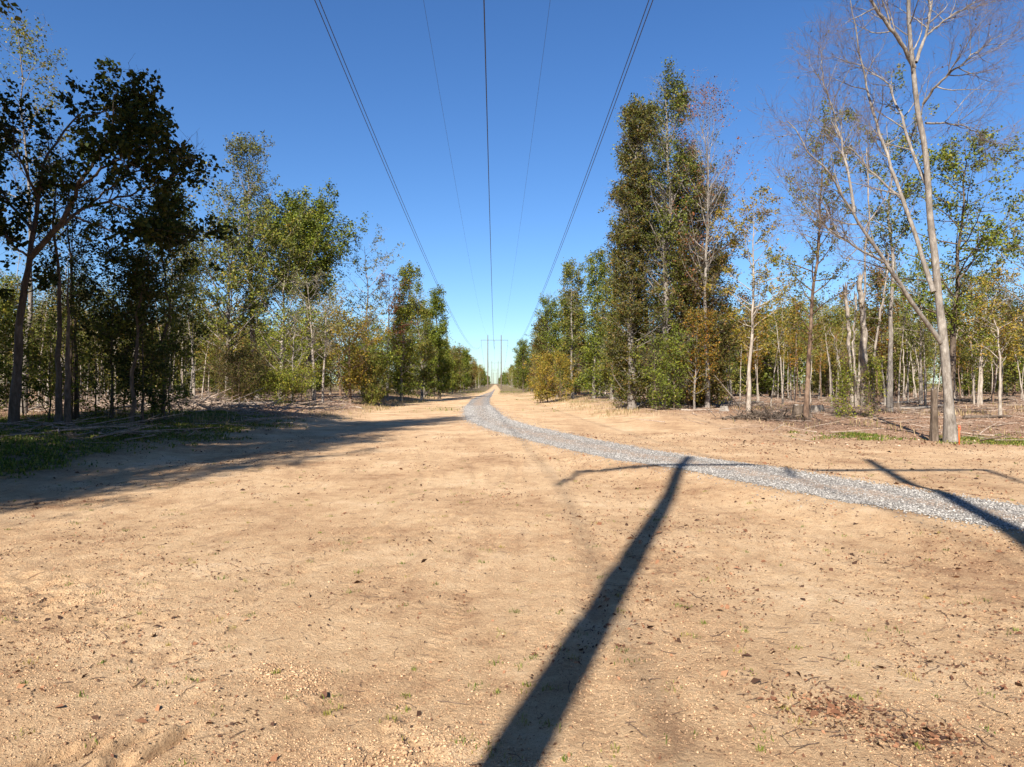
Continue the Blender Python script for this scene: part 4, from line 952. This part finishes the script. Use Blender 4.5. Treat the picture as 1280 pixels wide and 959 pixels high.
def log(label, px0, Z0, px1, Z1, r, seed, bark='pale', lift=.05):
    rg = np.random.default_rng(seed); K = 12; t = np.linspace(0, 1, K)
    x0, x1 = X(px0, Z0), X(px1, Z1); x = x0+(x1-x0)*t; y = Z0+(Z1-Z0)*t
    L = math.hypot(x1-x0, Z1-Z0); wob = np.cumsum(rg.normal(0, L*.008, (K, 2)), 0)
    z = float(H(np.array(x0), np.array(Z0*1.), False))*(1-t)+float(H(np.array(x1), np.array(Z1*1.), False))*t+r*.8+lift*L*t+wob[:, 1]*.5
    base = np.array([x0, Z0, z[0]]); P = np.stack([x+wob[:, 0], y, z], -1)[None]-base
    a = Acc(); R = np.linspace(r, r*.45, K)[None]; tubes(a, P, R, 8, .5, True)
    P1, R1 = kids(P, R, 6, .35, 1., .8, L*.16, 5, .12, .03, rg, .3, .3, .5, .03); tubes(a, P1, R1, 4, .5)
    o = link("fallen_log", a.mesh("fallen_log", True, BK[bark]), None, base); tag(o, label, "log", "felled logs and limbs left in the woods")
log("long pale barkless log across the opening in the left wood", 180, 50, 275, 52.5, .26, 1, 'pale', .02)
log("pale log slanting behind the long one in the left wood", 225, 55, 338, 60, .2, 2, 'pale', .03)
log("grey limb propped upward in the left brush pile", 120, 44, 190, 47, .10, 3, 'grey', .14)
log("thin white branch lying at the edge of the left shade", 60, 36, 118, 37.5, .07, 4, 'pale', .03)
log("dark log half buried under the shaded left trees", 100, 40, 165, 39, .16, 5, 'dark', .02)
log("brown limb leaning over the left brush pile", 225, 58, 190, 61, .09, 6, 'brown', .25)
log("arched pale limb between the trunks of the left wood", 20, 42, 62, 44, .06, 7, 'pale', .28)
log("grey log beside the red shrub on the left", 300, 62, 345, 66, .12, 8, 'grey', .03)
log("short pale pole lying at the foot of the huge columnar trees", 852, 56, 908, 54, .06, 9, 'pale', .01)
log("leaning white pole behind the golden-leaved tree", 925, 62, 895, 60, .08, 10, 'pale', .85)
log("dark log in the litter right of the forked tree", 1205, 45, 1262, 46, .13, 11, 'dark', .01)
log("grey log left of the dark one behind the forked tree", 1125, 56, 1190, 58, .14, 12, 'grey', .02)
log("pale log far back in the right-hand clearing", 1095, 70, 1160, 74, .16, 13, 'pale', .02)
log("thin brown limb on the litter before the right edge trees", 1215, 40, 1275, 43, .06, 14, 'brown', .02)
log("pale log at the near end of the right wood", 900, 66, 955, 70, .13, 15, 'pale', .01)
log("long dark log deep in the right-hand wood", 1190, 72, 1270, 75, .18, 16, 'dark', .01)

# root pile beside the stump
rg = np.random.default_rng(31); n = 260; x = X(952, 45.5)+rg.normal(0, 1.35, n); y = 45.5+rg.normal(0, .8, n)
a = Acc(); base = np.array([X(952, 45.5), 45.5, float(H(np.array(X(952, 45.5)), np.array(45.5), False))])
hz = .55*np.exp(-((x-base[0])/1.5)**2-((y-base[1])/.9)**2)*rg.random(n)
th = rg.uniform(0, 6.28, n); L = rg.uniform(.4, 1.6, n); el = rg.normal(.05, .3, n); K = 5; pts = []
p_ = np.stack([x, y, base[2]+hz+.05], -1); d_ = np.stack([np.cos(th)*np.cos(el), np.sin(th)*np.cos(el), np.sin(el)], -1)
for k in range(K): pts.append(p_-base); d_ = nrm(d_+rg.normal(0, .25, (n, 3))); p_ = p_+d_*(L/(K-1))[:, None]
tubes(a, np.stack(pts, 1), rg.uniform(.015, .05, n)[:, None]*np.linspace(1, .4, K)[None], 4, .5)
tag(link("root_pile", a.mesh("root_pile", True, BK['dark']), None, base), "low dark heap of roots and brush left of the broken stump", "root pile")
# brush mound on the left
n = 900; cx0, cy0 = X(225, 50), 50.; x = cx0+rg.normal(0, 4.5, n); y = cy0+rg.normal(0, 2.2, n); base = np.array([cx0, cy0, float(H(np.array(cx0), np.array(cy0), False))])
hz = 1.0*np.exp(-((x-base[0])/4.5)**2-((y-base[1])/2.2)**2)*rg.random(n)
th = rg.uniform(0, 6.28, n); L = rg.uniform(.6, 3.2, n); el = rg.normal(.05, .2, n); pts = []
p_ = np.stack([x, y, base[2]+hz+.05], -1); d_ = np.stack([np.cos(th)*np.cos(el), np.sin(th)*np.cos(el), np.sin(el)], -1)
for k in range(K): pts.append(p_-base); d_ = nrm(d_+rg.normal(0, .12, (n, 3))); p_ = p_+d_*(L/(K-1))[:, None]
a = Acc(); tubes(a, np.stack(pts, 1), rg.uniform(.012, .055, n)[:, None]*np.linspace(1, .4, K)[None], 4, .5)
tag(link("brush_pile", a.mesh("brush_pile", True, BR), None, base), "long heap of grey cut branches behind the left shade", "brush pile")

# orange survey stake
m, nt, out = newmat("orange_paint"); princ(nt, out, (.75, .13, .03), .6); OR = m
sx, sy = X(1199, 31.2), 31.2; sz_ = float(H(np.array(sx), np.array(sy)))
root = empty("survey_stake", (sx, sy, sz_)); a = Acc(); box(a, (0, 0, .36), (.05, .025, .86)); link("shaft", a.mesh("shaft", False, OR), root)
m, nt, out = newmat("pink_flagging"); princ(nt, out, (.80, .16, .10), .7)
a = Acc(); box(a, (0, 0, .82), (.075, .05, .09)); box(a, (.05, 0, .74), (.035, .012, .18)); link("ribbon", a.mesh("ribbon", False, m), root)
tag(root, "orange wooden survey stake in the weeds right of the forked tree", "stake")
print("objects", len(bpy.data.objects))
